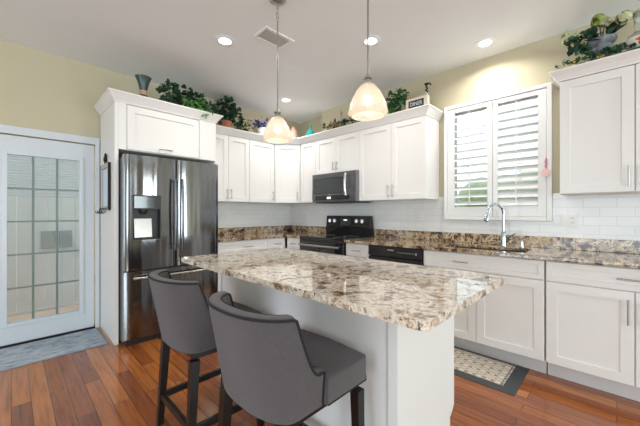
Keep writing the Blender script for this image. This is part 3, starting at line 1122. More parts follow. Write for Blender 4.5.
def worktop(name, label, boxes, splash):
    lo = (2.9, 2.0 if len(splash) == 1 else 3.6, CT0)
    m = MB()
    for q in boxes:
        m.box(*q, CT0, CT1)
    bmesh.ops.remove_doubles(m.bm, verts=m.bm.verts, dist=0.0002)
    o = m.build(name, M['granite2'], None, loc=lo)
    bv = o.modifiers.new('eased', 'BEVEL')
    bv.width = 0.004
    bv.segments = 2
    bv.limit_method = 'ANGLE'
    tag(o, label, 'worktop')
    for q in splash:
        p = MB().box(*q, CT1 + 0.0005, 1.016, 0.003).build('backsplash', M['granite2'], o)
        p.data.transform(Matrix.Translation(-Vector(lo)))
    return o


RY0, RY1 = 2.272, 3.036
SK = (2.83, 3.19, 0.52, 1.17)     # sink opening
worktop('granite_worktop', 'brown granite worktop in the corner between refrigerator and range',
        [(1.667, XR - 0.010, YD - 0.645, YD - 0.010), (XC, XR - 0.010, RY1 + 0.001, YD - 0.645)],
        [(1.667, XR - 0.030, YD - 0.030, YD - 0.0085), (XR - 0.030, XR - 0.0085, RY1 + 0.001, YD - 0.0085)])
worktop('granite_worktop', 'long brown granite worktop running under the window from the range to the right edge',
        [(XC, XR - 0.010, SK[3], RY0 - 0.001), (XC, SK[0], SK[2], SK[3]), (SK[1], XR - 0.010, SK[2], SK[3]),
         (XC, XR - 0.010, -0.60, SK[2])],
        [(XR - 0.030, XR - 0.0085, -0.60, RY0 - 0.001)])

s_ = MB()
x0, x1, y0, y1 = SK
dd = 0.19
for q in ((x0 - 0.012, x0, y0 - 0.012, y1 + 0.012), (x1, x1 + 0.012, y0 - 0.012, y1 + 0.012), (x0, x1, y0 - 0.012, y0),
          (x0, x1, y1, y1 + 0.012)):
    s_.box(*q, CT0 - dd, CT0 - 0.0008)
s_.box(x0, x1, y0, y1, CT0 - dd, CT0 - dd + 0.004)
s_.box(x0, x1, 0.835, 0.85, CT0 - dd + 0.004, CT0 - 0.03)
o = s_.build('sink', M['steel_h'], None, loc=(3.0, 0.845, CT0 - dd))
tag(o, 'undermount steel double sink set in the granite below the window', 'sink')
for y in (0.68, 1.01):
    q = MB().lathe([(0, 0.001), (0.035, 0.001), (0.04, 0.004), (0.045, 0.001)], n=20).build('drain', M['chrome'], o, True)
    q.location = (0.01, y - 0.845, 0.004)

# faucet
fa = thing('faucet', 'polished chrome gooseneck pull-down faucet at the sink below the window', 'faucet', (3.235, 0.76, CT1 + 0.0005))
MB().lathe([(0, 0), (0.030, 0), (0.030, 0.006), (0.024, 0.012), (0.022, 0.05), (0.020, 0.13), (0.015, 0.14), (0, 0.14)]).build(
    'base', M['chrome'], fa, True)
pts = []
dirx, diry = -0.86, 0.50
R_ = 0.088
for k in range(4):
    pts.append((0, 0, 0.13 + k * 0.055))
for k in range(1, 13):
    a = PI * k / 12 * 0.93
    u = R_ - R_ * math.cos(a)
    pts.append((dirx * u, diry * u, 0.305 + R_ * math.sin(a)))
MB().tube(pts, 0.0125, 14).build('neck', M['chrome'], fa, True)
e = Vector(pts[-1])
dn = (Vector(pts[-1]) - Vector(pts[-2])).normalized()
MB().loft([(e - dn * 0.005, 0.0135), (e + dn * 0.03, 0.015), (e + dn * 0.075, 0.021), (e + dn * 0.09, 0.021), (e + dn * 0.094, 0.016)],
          18).build('spray_head', M['chrome'], fa, True)
MB().loft([((0, -0.015, 0.085), 0.011), ((0, -0.045, 0.088), 0.011), ((-0.01, -0.06, 0.10), 0.007), ((-0.03, -0.10, 0.125), 0.006)],
          12).build('lever', M['chrome'], fa, True)
sd = thing('soap_dispenser', 'small chrome soap pump right of the faucet', 'soap dispenser', (3.235, 0.615, CT1 + 0.0005))
MB().lathe([(0, 0), (0.022, 0), (0.022, 0.005), (0.016, 0.01), (0.014, 0.05), (0, 0.05)]).build('base', M['chrome'], sd, True)
MB().tube([(0, 0, 0.04), (0, 0, 0.072), (-0.01, 0.0, 0.082), (-0.045, 0.01, 0.080)], 0.007, 10).build('nozzle', M['chrome'], sd, True)

# ------------------------------------------------------------------ refrigerator
FR = thing('refrigerator', 'stainless french-door refrigerator with ice dispenser and bottom freezer', 'refrigerator', (0.715, 3.17, 0))
fw = 0.908
MB().box(0.002, fw - 0.002, 0.085, 0.78, 0.03, 1.745, 0.006).build('body', M['greyside'], FR)
MB().box(0.02, fw - 0.02, 0.045, 0.30, 0.0, 0.062).build('kick_grille', M['blackm'], FR)
for x in (0.045, fw - 0.045):
    MB().box(x - 0.035, x + 0.035, 0.03, 0.14, 1.7455, 1.768, 0.006).build('hinge_cover', M['greyside'], FR)


def bowed(x0, x1, z0, z1, bow, hole=None):
    """door slab with a gently convex face; bow measured over the slab width"""
    m = MB()
    n = 20
    w_ = x1 - x0
    xs = [x0 + w_ * i / n for i in range(n + 1)]
    if hole:
        for v in (hole[0], hole[1]):
            j = min(range(len(xs)), key=lambda q: abs(xs[q] - v))
            xs[j] = v
    zs = [z0, z1] if not hole else [z0, hole[2], hole[3], z1]

    def fy(x):
        u_ = (x - (x0 + x1) / 2) / (w_ / 2)
        y = bow * (u_ ** 2)
        if abs(u_) > 0.93:
            y += 0.012 * ((abs(u_) - 0.93) / 0.07) ** 2
        return y
    grid = [[m.bm.verts.new((x, fy(x), z)) for x in xs] for z in zs]
    D = 0.08
    for r in range(len(zs) - 1):
        for i in range(len(xs) - 1):
            if hole and r == 1 and xs[i] >= hole[0] - 1e-6 and xs[i + 1] <= hole[1] + 1e-6:
                continue
            m.bm.faces.new((grid[r][i], grid[r][i + 1], grid[r + 1][i + 1], grid[r + 1][i]))
    # sides, top, bottom, back
    back = [[m.bm.verts.new((x, D, z)) for x in (x0, x1)] for z in zs]
    for r in range(len(zs) - 1):
        m.bm.faces.new((grid[r][0], grid[r + 1][0], back[r + 1][0], back[r][0]))
        m.bm.faces.new((grid[r][-1], back[r][1], back[r + 1][1], grid[r + 1][-1]))
        m.bm.faces.new((back[r][0], back[r + 1][0], back[r + 1][1], back[r][1]))
    m.bm.faces.new([v for v in grid[0]][::-1] + [back[0][0], back[0][1]])
    m.bm.faces.new([v for v in grid[-1]] + [back[-1][1], back[-1][0]])
    return m


mid = 0.460
dh = (0.062, 0.305, 0.975, 1.395)
ld = bowed(0.0, mid - 0.004, 0.695, 1.765, 0.012, dh).build('door', M['steel'], FR, True)
rd = bowed(mid + 0.004, fw, 0.695, 1.765, 0.012).build('door', M['steel'], FR, True)
dr = bowed(0.0, fw, 0.062, 0.683, 0.016).build('freezer_drawer', M['steel'], FR, True)
dp = MB()
hx0, hx1, hz0, hz1 = dh
dp.box(hx0, hx0 + 0.008, -0.002, 0.055, hz0, hz1)
dp.box(hx1 - 0.008, hx1, -0.002, 0.055, hz0, hz1)
dp.box(hx0 + 0.008, hx1 - 0.008, 0.05, 0.055, hz0, hz1)
dp.box(hx0 + 0.008, hx1 - 0.008, -0.002, 0.05, hz0, hz0 + 0.012)
dp.box(hx0 + 0.008, hx1 - 0.008, -0.004, 0.05, 1.262, hz1)
dsp = dp.build('dispenser', M['blackm'], ld)
MB().box(hx0 + 0.014, hx1 - 0.05, -0.007, -0.0045, 1.272, hz1 - 0.012, 0.001).build('control_panel', M['mwglass'], dsp)
MB().loft([((hx0 + 0.10, 0.03, 1.262), 0.035), ((hx0 + 0.10, 0.03, 1.235), 0.032), ((hx0 + 0.10, 0.03, 1.215), 0.018)], 16).build('ice_chute', M['blackm'], dsp, True)
MB().box(-0.075, 0.075, -0.003, 0.003, 0, 0.18, 0.002, mtx=Matrix.Translation((hx0 + 0.10, 0.030, 0.995)) @ Matrix.Rotation(-0.12, 4, 'X')).build(
    'paddle', M['nickel'], dsp)


def bar_handle(par, p0, p1, out, r, mt_):
    p0, p1 = Vector(p0), Vector(p1)
    o_ = Vector((0, -1, 0))
    pts = []
    n = 14
    for i in range(n + 1):
        t_ = i / n
        bow = 4 * t_ * (1 - t_)
        pts.append((p0.lerp(p1, t_) + o_ * (out * (0.72 + 0.28 * bow)), r))
    m = MB().loft(pts, 12)
    m.cyl(p0 + (p1 - p0) * 0.04 + o_ * (out * 0.75), p0 + (p1 - p0) * 0.04 - o_ * 0.0, r * 0.9, n=10)
    m.cyl(p1 + (p0 - p1) * 0.04 + o_ * (out * 0.75), p1 + (p0 - p1) * 0.04 - o_ * 0.0, r * 0.9, n=10)
    return m.build('handle', mt_, par, True)


bar_handle(ld, (mid - 0.035, 0.01, 0.86), (mid - 0.035, 0.01, 1.57), 0.07, 0.011, M['steel_h'])
bar_handle(rd, (mid + 0.035, 0.01, 0.86), (mid + 0.035, 0.01, 1.57), 0.07, 0.011, M['steel_h'])
bar_handle(dr, (0.06, 0.008, 0.628), (fw - 0.06, 0.008, 0.628), 0.07, 0.011, M['nickel'])

# ------------------------------------------------------------------ microwave
MW = thing('microwave', 'dark stainless over-the-range microwave with curved vertical handle', 'microwave', (2.95, 3.042, 1.372), RB)
w_ = 0.755
h_ = 0.382
MB().box(0, w_, 0.022, 0.395, 0.0, h_, 0.003).build('body', M['greyside'], MW)
MB().box(0.03, w_ - 0.03, 0.03, 0.36, -0.012, -0.0005, 0.002).build('vent_grille', M['blackm'], MW)
fm = MB()
fm.box(0, w_, 0.0, 0.0215, 0.318, h_, 0.004)
fm.box(0, 0.025, 0.0, 0.0215, 0.105, 0.3175, 0.002)
fm.box(0.575, w_, 0.0, 0.0215, 0.105, 0.3175, 0.002)
fm.box(0, w_, 0.0, 0.0215, 0.0, 0.1045, 0.003)
dm = fm.build('door', M['steel_h'], MW)
MB().box(0.0255, 0.5745, 0.003, 0.0205, 0.1055, 0.317).build('window', M['mwglass'], dm)
MB().box(0.06, 0.66, -0.002, -0.0003, 0.025, 0.085, 0.001).build('control_panel', M['black'], dm)
MB().box(0.28, 0.35, -0.0035, -0.0022, 0.040, 0.068).build('display', M['display'], dm)
MB().box(0.30, 0.36, -0.0025, -0.0008, 0.093, 0.101).build('badge', M['light_txt'], dm)
bar_handle(dm, (0.640, 0.0, 0.075), (0.640, 0.0, 0.350), 0.065, 0.015, M['silver'])

# ------------------------------------------------------------------ range
RG = thing('range', 'black electric range with glass cooktop and knobs on the backguard', 'stove', (2.70, 3.034, 0), RB)
w_ = 0.760
MB().box(0.0, w_, 0.03, 0.64, 0.10, 0.895, 0.002).build('body', M['black'], RG)
MB().box(-0.0, w_, 0.0, 0.64, 0.8955, 0.922, 0.006).build('cooktop', M['glassblk'], RG)
for x, y, r in ((0.19, 0.16, 0.10), (0.57, 0.16, 0.08), (0.19, 0.39, 0.08), (0.57, 0.39, 0.10)):
    MB().lathe([(r - 0.004, 0.0), (r - 0.004, 0.0008), (r, 0.0008), (r, 0.0), (r - 0.004, 0.0)], (x, y, 0.9221), 32).build('burner', M['greyside'], RG)
bgm = MB()
bm = bgm.bm
sec = [(0.525, 0.9225), (0.510, 1.02), (0.525, 1.035), (0.537, 1.185), (0.565, 1.190), (0.600, 1.18), (0.638, 0.9225)]
va = [bm.verts.new((0.0, y, z)) for y, z in sec]
vb = [bm.verts.new((w_, y, z)) for y, z in sec]
bm.faces.new(va)
bm.faces.new(list(reversed(vb)))
for i in range(len(sec)):
    j = (i + 1) % len(sec)
    bm.faces.new((va[i], vb[i], vb[j], va[j]))
bk = bgm.build('backguard', M['black'], RG)
tilt = math.atan2(0.012, 0.15)


def onback(x, z):
    return Matrix.Translation((x, 0.525 + 0.012 * (z - 1.035) / 0.15, z)) @ Matrix.Rotation(-tilt, 4, 'X')


MB().box(-0.09, 0.09, -0.002, 0.0, -0.045, 0.05, 0.001, mtx=onback(w_ * 0.47, 1.105)).build('control_panel', M['mwglass'], bk)
MB().box(-0.03, 0.03, -0.0035, -0.0022, 0.015, 0.032, mtx=onback(w_ * 0.47, 1.105)).build('display', M['display'], bk)
for x in (0.07, 0.16, 0.55, 0.645):
    k_ = MB()
    k_.cyl((0, 0, 0), (0, -0.012, 0), 0.029, 0.027, 20)
    k_.box(-0.006, 0.006, -0.026, -0.0125, -0.022, 0.022, 0.002)
    ko = k_.build('knob', M['silver'], bk, True)
    ko.matrix_local = onback(x, 1.115)
    mk = MB()
    for q in range(7):
        a = PI * (0.1 + 0.8 * q / 6)
        mk.box(0.034 * math.cos(a) - 0.002, 0.034 * math.cos(a) + 0.002, -0.001, 0, 0.034 * math.sin(a) - 0.002, 0.034 * math.sin(a) + 0.002)
    mo_ = mk.build('dial_marks', M['light_txt'], bk)
    mo_.matrix_local = onback(x, 1.115)
od = MB().box(0.003, w_ - 0.003, 0.0, 0.0295, 0.27, 0.865, 0.005).build('oven_door', M['glassblk'], RG)
MB().box(0.003, w_ - 0.003, 0.004, 0.0295, 0.8655, 0.895, 0.001).build('vent_trim', M['blackm'], RG)
MB().box(0.10, w_ - 0.10, -0.0015, -0.0002, 0.40, 0.72).build('oven_window', M['mwglass'], od)
hb = MB().cyl((0.04, -0.045, 0.815), (w_ - 0.04, -0.045, 0.815), 0.013, n=14)
for x in (0.07, w_ - 0.07):
    hb.cyl((x, -0.045, 0.815), (x, 0.0, 0.815), 0.010, n=10)
hb.build('handle', M['nickel'], od, True)
MB().box(0.003, w_ - 0.003, 0.004, 0.0295, 0.105, 0.262, 0.004).build('storage_drawer', M['black'], RG)
MB().box(0.02, w_ - 0.02, 0.07, 0.60, 0.0, 0.0995).build('kick_plate', M['blackm'], RG)

# ------------------------------------------------------------------ dishwasher
DW = thing('dishwasher', 'black dishwasher under the granite left of the sink', 'dishwasher', (2.715, 1.928, 0), RB)
w_ = 0.608
MB().box(0.003, w_ - 0.003, 0.03, 0.60, 0.10, 0.872).build('body', M['blackm'], DW)
dcp = MB().box(0.0, w_, 0.0, 0.0295, 0.775, 0.880, 0.006).build('control_panel', M['black'], DW)
MB().box(0.0, w_, 0.006, 0.0295, 0.115, 0.766, 0.004).build('door', M['black'], DW)
MB().box(0.02, w_ - 0.02, 0.08, 0.55, 0.0, 0.0995).build('kick_plate', M['blackm'], DW)
MB().box(0.24, 0.31, -0.0012, -0.0002, 0.842, 0.852).build('badge', M['light_txt'], dcp)
for q in range(7):
    MB().box(0.36 + q * 0.026, 0.372 + q * 0.026, -0.0012, -0.0002, 0.826, 0.833).build('button', M['light_txt'], dcp)
MB().box(0.545, 0.562, -0.0012, -0.0002, 0.820, 0.838).build('button', M['light_txt'], dcp)

# ------------------------------------------------------------------ island
IX0, IX1, IY0, IY1 = 0.836, 1.719, 0.392, 2.204
bx0, bx1, by0, by1 = 1.095, 1.69, 0.634, 2.12
IS = thing('island_cabinet', 'white painted kitchen island base under the granite top', 'kitchen island', ((bx0 + bx1) / 2, (by0 + by1) / 2, 0))
ox, oy = (bx0 + bx1) / 2, (by0 + by1) / 2
MB().box(bx0 + 0.012 - ox, bx1 - 0.021 - ox, by0 + 0.013 - oy, by1 - oy - 0.013, 0.15, 0.883).build('body', M['islandw'], IS)
MB().box(bx0 + 0.012 - ox, bx1 - 0.075 - ox, by0 + 0.013 - oy, by1 - oy - 0.013, 0.0, 0.1495).build('plinth', M['islandw'], IS)
for yy in (by0 - oy, by1 - oy - 0.012):
    ep = MB()
    sec = [(bx0 - ox, 0), (bx1 - 0.055 - ox, 0), (bx1 - 0.055 - ox, 0.142), (bx1 - 0.02 - ox, 0.165), (bx1 - ox, 0.190), (bx1 - ox, 0.883), (bx0 - ox, 0.883)]
    va = [ep.bm.verts.new((x, yy, z)) for x, z in sec]
    vb = [ep.bm.verts.new((x, yy + 0.012, z)) for x, z in sec]
    ep.bm.faces.new(va)
    ep.bm.faces.new(list(reversed(vb)))
    for i in range(len(sec)):
        j = (i + 1) % len(sec)
        ep.bm.faces.new((va[i], vb[i], vb[j], va[j]))
    ep.build('end_panel', M['islandw'], IS)
MB().box(bx0 - ox, bx0 + 0.0115 - ox, by0 + 0.0125 - oy, by0 + 0.045 - oy, 0.0, 0.883, 0.002).build('corner_post', M['islandw'], IS)
for i in range(3):
    L_ = (by1 - by0 - 0.03) / 3
    q = shaker_mesh(L_ - 0.004, 0.70).build('door', M['islandw'], IS)
    q.location = (bx1 - ox, by0 + 0.015 - oy + i * L_, 0.17)
    q.rotation_euler = (0, 0, PI / 2)


def rrect(x0, x1, y0, y1, r, n=8):
    out = []
    for cx_, cy_, a0 in ((x1 - r, y0 + r, -PI / 2), (x1 - r, y1 - r, 0), (x0 + r, y1 - r, PI / 2), (x0 + r, y0 + r, PI)):
        for i in range(n + 1):
            a = a0 + PI / 2 * i / n
            out.append((cx_ + r * math.cos(a), cy_ + r * math.sin(a)))
    return out


tp = MB().prism(rrect(IX0, IX1, IY0, IY1, 0.024), 0.8835, 0.914, 0.004)
o = tp.build('island_worktop', M['granite'], None, loc=((IX0 + IX1) / 2, (IY0 + IY1) / 2, 0.8835))
tag(o, 'large cream and brown granite slab with painted-in glare on top of the island', 'worktop')


# ------------------------------------------------------------------ stools
def make_stool(label):
    t = thing('bar_stool', label, 'stool', (0.80, 0.975, 0), 0, 'upholstered bar stools at the island')
    zb, zt = 0.535, 0.902
    TH = 0.050

    def plan(s, z, inset=0.0):
        """s in [-1,1] from the sitter's right side to the left; outer shell in plan"""
        v = (z - zb) / (zt - zb)
        D = 0.095 + 0.075 * v
        Wd = 0.218 + 0.030 * v
        xc_ = -0.13
        fwd = 0.115
        a = abs(s)
        if a < 0.74:
            th = (a / 0.74) * PI / 2
            x = xc_ - (D - inset) * math.cos(th) ** 0.9
            y = (Wd - inset) * math.sin(th) ** 0.88 if th > 0 else 0
        else:
            x = xc_ + fwd * (a - 0.74) / 0.26
            y = Wd - inset
        return Vector((x, y * (1 if s >= 0 else -1), z))

    def top(s):
        a = abs(s)
        if a < 0.66:
            return zt - 0.006 * (a / 0.66) ** 2
        u_ = min(1, (a - 0.66) / 0.28)
        return 0.668 + (zt - 0.006 - 0.668) * (1 - u_ ** 1.15) ** 1.7 if u_ < 1 else 0.668
    N_ = 84
    m = MB()
    bm = m.bm
    loops = []
    outer_edge, inner_edge = [], []
    for i in range(N_ + 1):
        s = -1 + 2 * i / N_
        zt_ = top(s)
        loop = []
        nv = 9
        for k in range(nv + 1):
            z = zb + (zt_ - 0.012 - zb) * k / nv
            loop.append(plan(s, z))
        po = plan(s, zt_ - 0.012)
        pi_ = plan(s, zt_ - 0.012, TH)
        for k in (1, 2, 3):
            a = PI * k / 4
            q = po.lerp(pi_, 0.5 - 0.5 * math.cos(a))
            q.z = zt_ - 0.012 + 0.012 * math.sin(a)
            loop.append(q)
        for k in range(nv, -1, -1):
            z = zb + (zt_ - 0.012 - zb) * k / nv
            loop.append(plan(s, z, TH))
        outer_edge.append(po + Vector((0, 0, 0.003)))
        inner_edge.append(pi_ + Vector((0, 0, 0.003)))
        loops.append([bm.verts.new(q) for q in loop])
    n = len(loops[0])
    for i in range(N_):
        for j in range(n):
            j2 = (j + 1) % n
            bm.faces.new((loops[i][j], loops[i + 1][j], loops[i + 1][j2], loops[i][j2]))
    bm.faces.new(loops[0])
    bm.faces.new(list(reversed(loops[-1])))
    back = m.build('backrest', M['fab'], t, True)
    pm = MB()
    # piping along outer and inner rims and down the front seams
    fo = plan(1, zb)
    a_ = [plan(-1, zb + 0.01)] + outer_edge + [plan(1, zb + 0.01)]
    pm.tube(a_, 0.0052, 8)
    pm.tube(inner_edge, 0.0045, 8)
    pm.build('piping', M['pipe'], back, True)
    # seat cushion: front zone full width, back zone inside the shell
    sm = MB()
    poly = [(-0.014, -0.246), (0.215, -0.243), (0.240, -0.225), (0.246, 0), (0.240, 0.225), (0.215, 0.243), (-0.014, 0.246)]
    sm.prism(poly, 0.537, 0.640, 0.012)
    # domed cap inside
    poly2 = [(-0.19, -0.08), (-0.14, -0.165), (-0.012, -0.2), (0.0, -0.2), (0.0, 0.2), (-0.012, 0.2), (-0.14, 0.165), (-0.19, 0.08)]
    sm.prism(poly2, 0.537, 0.652, 0.014)
    st = sm.build('seat', M['fab'], t, True)
    pp = MB()
    pp.tube([(-0.014, -0.246, 0.548), (0.215, -0.243, 0.548), (0.240, -0.225, 0.548), (0.246, 0, 0.548), (0.240, 0.225, 0.548), (0.215, 0.243, 0.548), (-0.014, 0.246, 0.548)], 0.003, 8)
    pp.build('piping', M['pipe'], st, True)
    fr = MB()
    fr.box(-0.17, 0.222, -0.195, 0.195, 0.500, 0.5345, 0.003)
    fr.build('seat_frame', M['espresso'], t)

    def leg(x, y, dx, dy):
        m_ = MB()
        b0 = 0.015
        b1 = 0.021
        bm_ = m_.bm
        lo_ = [bm_.verts.new((x + dx + sx * b0, y + dy + sy * b0, 0.0)) for sx, sy in ((-1, -1), (1, -1), (1, 1), (-1, 1))]
        hi_ = [bm_.verts.new((x + sx * b1, y + sy * b1, 0.499)) for sx, sy in ((-1, -1), (1, -1), (1, 1), (-1, 1))]
        bm_.faces.new(lo_[::-1])
        bm_.faces.new(hi_)
        for i in range(4):
            j = (i + 1) % 4
            bm_.faces.new((lo_[i], lo_[j], hi_[j], hi_[i]))
        m_.build('leg', M['espresso'], t)
    leg(-0.165, -0.195, -0.03, -0.015)
    leg(-0.165, 0.195, -0.03, 0.015)
    leg(0.205, -0.205, 0.008, -0.010)
    leg(0.205, 0.205, 0.008, 0.010)
    for a, b in (((-0.170, -0.207), (0.195, -0.213)), ((-0.170, 0.207), (0.195, 0.213)), ((-0.187, -0.19), (-0.187, 0.19)), ((0.211, -0.197), (0.211, 0.197))):
        zc_ = 0.165 if abs(a[1] - b[1]) < 0.1 else 0.168
        A, B = Vector((*a, zc_)), Vector((*b, zc_))
        dv = (B - A)
        an = math.atan2(dv.y, dv.x)
        MB().box(0, dv.length, -0.010, 0.010, -0.017, 0.017, 0.002, mtx=Matrix.Translation(A) @ Matrix.Rotation(an, 4, 'Z')).build('stretcher',
                                                                                                             M['espresso'], t)
    return t


s1 = make_stool('grey upholstered bar stool nearest the camera, its seat and dark legs in view')
s2 = copy_tree(s1)
s2.location = (0.80, 1.69, 0)
s2['label'] = 'grey upholstered bar stool farther away, in front of the refrigerator'

# ------------------------------------------------------------------ rugs
m = MB().box(-0.78, 0.78, -0.265, 0.265, 0.0006, 0.009, 0.002).build('entry_rug', M['rug'])
m.location = (-0.15, 3.672, 0)
tag(m, 'faded blue and grey runner rug on the floor at the pale door', 'rug')
e_ = MB()
e_.box(0.7805, 0.788, -0.272, 0.272, 0.0006, 0.008)
e_.box(-0.788, -0.7805, -0.272, 0.272, 0.0006, 0.008)
e_.box(-0.78, 0.78, -0.272, -0.2655, 0.0006, 0.008)
e_.box(-0.78, 0.78, 0.2655, 0.272, 0.0006, 0.008)
e_.build('binding', M['rugedge'], m)

km = thing('floor_mat', 'charcoal bordered cream trellis pattern kitchen mat in front of the sink', 'mat', (2.60, 0.95, 0.0006))
mm = MB()
hx, hy = 0.245, 0.46
o1 = rrect(-hx, hx, -hy, hy, 0.008, 2)
i1 = rrect(-hx + 0.055, hx - 0.055, -hy + 0.075, hy - 0.075, 0.004, 2)
va = [mm.bm.verts.new((x, y, 0.0)) for x, y in o1]
vb = [mm.bm.verts.new((x, y, 0.003)) for x, y in o1]
vc = [mm.bm.verts.new((x, y, 0.016)) for x, y in i1]
n = len(va)
for i in range(n):
    j = (i + 1) % n
    mm.bm.faces.new((va[i], va[j], vb[j], vb[i]))
    mm.bm.faces.new((vb[i], vb[j], vc[j], vc[i]))
mm.bm.faces.new(va[::-1])
mm.bm.faces.new(vc)
mm.build('border', M['matblk'], km)
MB().box(-hx + 0.058, hx - 0.058, -hy + 0.080, hy - 0.080, 0.0162, 0.0178).build('patterned_top', M['matpat'], km)
dt = MB()
for sy in (-1, 1):
    for i in range(26):
        x = -hx + 0.066 + i * (2 * hx - 0.132) / 25
        dt.box(x - 0.004, x + 0.004, sy * (hy - 0.094) - 0.005, sy * (hy - 0.094) + 0.005, 0.0179, 0.0184)
dt.build('dotted_edge', M['matblk'], km)


# ------------------------------------------------------------------ ceiling fixtures
def downlight(x, y, label):
    t = thing('recessed_light', label, 'ceiling light', (x, y, CEIL), 0, 'recessed ceiling lights')
    MB().lathe([(0.053, -0.0005), (0.055, -0.006), (0.082, -0.007), (0.092, -0.003), (0.092, -0.0005), (0.053, -0.0005)], n=36).build(
        'trim_ring', M['ceil'], t, True)
    MB().lathe([(0, -0.004), (0.052, -0.004), (0.052, -0.001), (0, -0.001)], n=32).build('lens', M['lampe'], t)
    l = bpy.data.lights.new('downlight_lamp', 'AREA')
    l.shape = 'DISK'
    l.size = 0.12
    l.energy = 4.4
    l.spread = math.radians(150)
    l.color = (1.0, 0.96, 0.89)
    o = bpy.data.objects.new('downlight_lamp', l)
    COL.objects.link(o)
    o.parent = t
    o.location = (0, 0, -0.012)
    return t


downlight(1.363, 2.548, 'round recessed ceiling light left of the air vent, over the refrigerator side')
downlight(2.669, 3.277, 'small-looking round recessed ceiling light farthest back, over the cabinet corner')
downlight(2.294, 1.599, 'round recessed ceiling light seen behind the rod of the right pendant')
downlight(3.057, 0.868, 'round recessed ceiling light near the wall above the window')

vt = thing('air_vent', 'white rectangular louvered ceiling air vent', 'vent', (1.648, 2.195, CEIL), 0)
vm = MB()
vx, vy = 0.155, 0.102
for q in ((-vx, vx, -vy, -vy + 0.026), (-vx, vx, vy - 0.026, vy), (-vx, -vx + 0.026, -vy + 0.0265, vy - 0.0265), (vx - 0.026, vx, -vy + 0.0265, vy - 0.0265)):
    vm.box(*q, -0.012, -0.0005, 0.002)
vm.build('frame', M['ventm'], vt)
MB().box(-vx + 0.027, vx - 0.027, -vy + 0.027, vy - 0.027, -0.002, -0.0005).build('backing', M['ventd'], vt)
ls = MB()
for i in range(9):
    y = -vy + 0.036 + i * (2 * vy - 0.072) / 8
    ls.box(-vx + 0.03, vx - 0.035, -0.0075, 0.0075, -0.0006, 0.0006, mtx=Matrix.Translation((0.008, y, -0.0075)) @ Matrix.Rotation(math.radians(20), 4, 'X'))
ls.build('slats', M['ventm'], vt)


def pendant(x, y, label):
    zb_ = 1.758
    t = thing('pendant_light', label, 'pendant light', (x, y, CEIL), 0, 'glass pendants over the island')
    Z = lambda z: z - CEIL
    MB().lathe([(0, -0.0005), (0.062, -0.0005), (0.060, -0.012), (0.035, -0.028), (0.012, -0.034), (0, -0.034)], n=32).build('canopy', M['nickel'], t, True)
    ch = MB()
    z = -0.036
    for i in range(4):
        a = 0 if i % 2 == 0 else PI / 2
        pts = []
        for k in range(13):
            th = 2 * PI * k / 12
            px, pz = 0.010 * math.cos(th), 0.021 * math.sin(th)
            pts.append((px * math.cos(a), px * math.sin(a), z - 0.019 + pz))
        ch.tube(pts, 0.0026, 6, caps=False)
        z -= 0.033
    ch.build('chain', M['nickel'], t, True)
    MB().cyl((0, 0, z), (0, 0, Z(1.955)), 0.0055, n=10).build('rod', M['nickel'], t, True)
    MB().lathe([(0, Z(1.985)), (0.008, Z(1.985)), (0.012, Z(1.972)), (0.026, Z(1.965)), (0.026, Z(1.957)), (0.016, Z(1.952)), (0.018, Z(1.940)),
                (0.034, Z(1.932)), (0.034, Z(1.924)), (0.0, Z(1.924))], n=24).build('socket_cap', M['nickel'], t, True)
    prof = [(0.026, 0.172), (0.040, 0.163), (0.057, 0.143), (0.073, 0.116), (0.087, 0.088), (0.099, 0.056), (0.104, 0.030), (0.108, 0.016),
            (0.098, 0.002), (0.088, -0.004), (0.086, -0.001), (0.094, 0.006), (0.103, 0.018), (0.099, 0.030), (0.095, 0.055), (0.083, 0.086),
            (0.069, 0.113), (0.053, 0.139), (0.036, 0.157), (0.026, 0.166), (0.026, 0.172)]
    MB().lathe([(r, Z(zb_ + zz)) for r, zz in prof], n=96, ribs=24, rib=0.008).build('lamp_shade', M['shade'], t, True)
    MB().ico((0, 0, Z(zb_ + 0.085)), 0.026, 3, (1, 1, 1.15)).build('bulb', M['bulb'], t, True)
    l = bpy.data.lights.new('pendant_lamp', 'POINT')
    l.energy = 0.28
    l.color = (1.0, 0.90, 0.80)
    l.shadow_soft_size = 0.03
    o = bpy.data.objects.new('pendant_lamp', l)
    COL.objects.link(o)
    o.parent = t
    o.location = (0, 0, Z(zb_ + 0.045))
    return t


pendant(1.365, 1.773, 'frosted glass bell pendant on the left, farther over the island, its chain and canopy visible')
pendant(1.36, 0.968, 'frosted glass bell pendant on the right, nearer the camera over the island')


# ------------------------------------------------------------------ outlets
def outlet(loc, rz, label, gangs=1, switch=False):
    t = thing('wall_outlet', label, 'outlet', loc, rz, 'outlets on the tiled wall')
    W2 = 0.036 if gangs == 1 else 0.058
    MB().box(-W2, W2, -0.006, -0.0005, -0.058, 0.058, 0.002).build('cover_plate', M['ceramic'], t)
    for g in range(gangs):
        cx_ = 0 if gangs == 1 else (-0.023 + 0.046 * g)
        if gangs > 1 and g == 0:
            MB().box(cx_ - 0.016, cx_ + 0.016, -0.009, -0.0062, -0.033, 0.033, 0.001).build('rocker', M['trimw'], t)
        else:
            for z in (-0.02, 0.02):
                r = MB().box(cx_ - 0.014, cx_ + 0.014, -0.008, -0.0062, z - 0.014, z + 0.014, 0.002).build('receptacle', M['trimw'], t)
                sl = MB()
                sl.box(cx_ - 0.008, cx_ - 0.005, -0.0086, -0.0081, z - 0.004, z + 0.006)
                sl.box(cx_ + 0.005, cx_ + 0.008, -0.0086, -0.0081, z - 0.004, z + 0.006)
                sl.build('slots', M['blackm'], r)
    return t


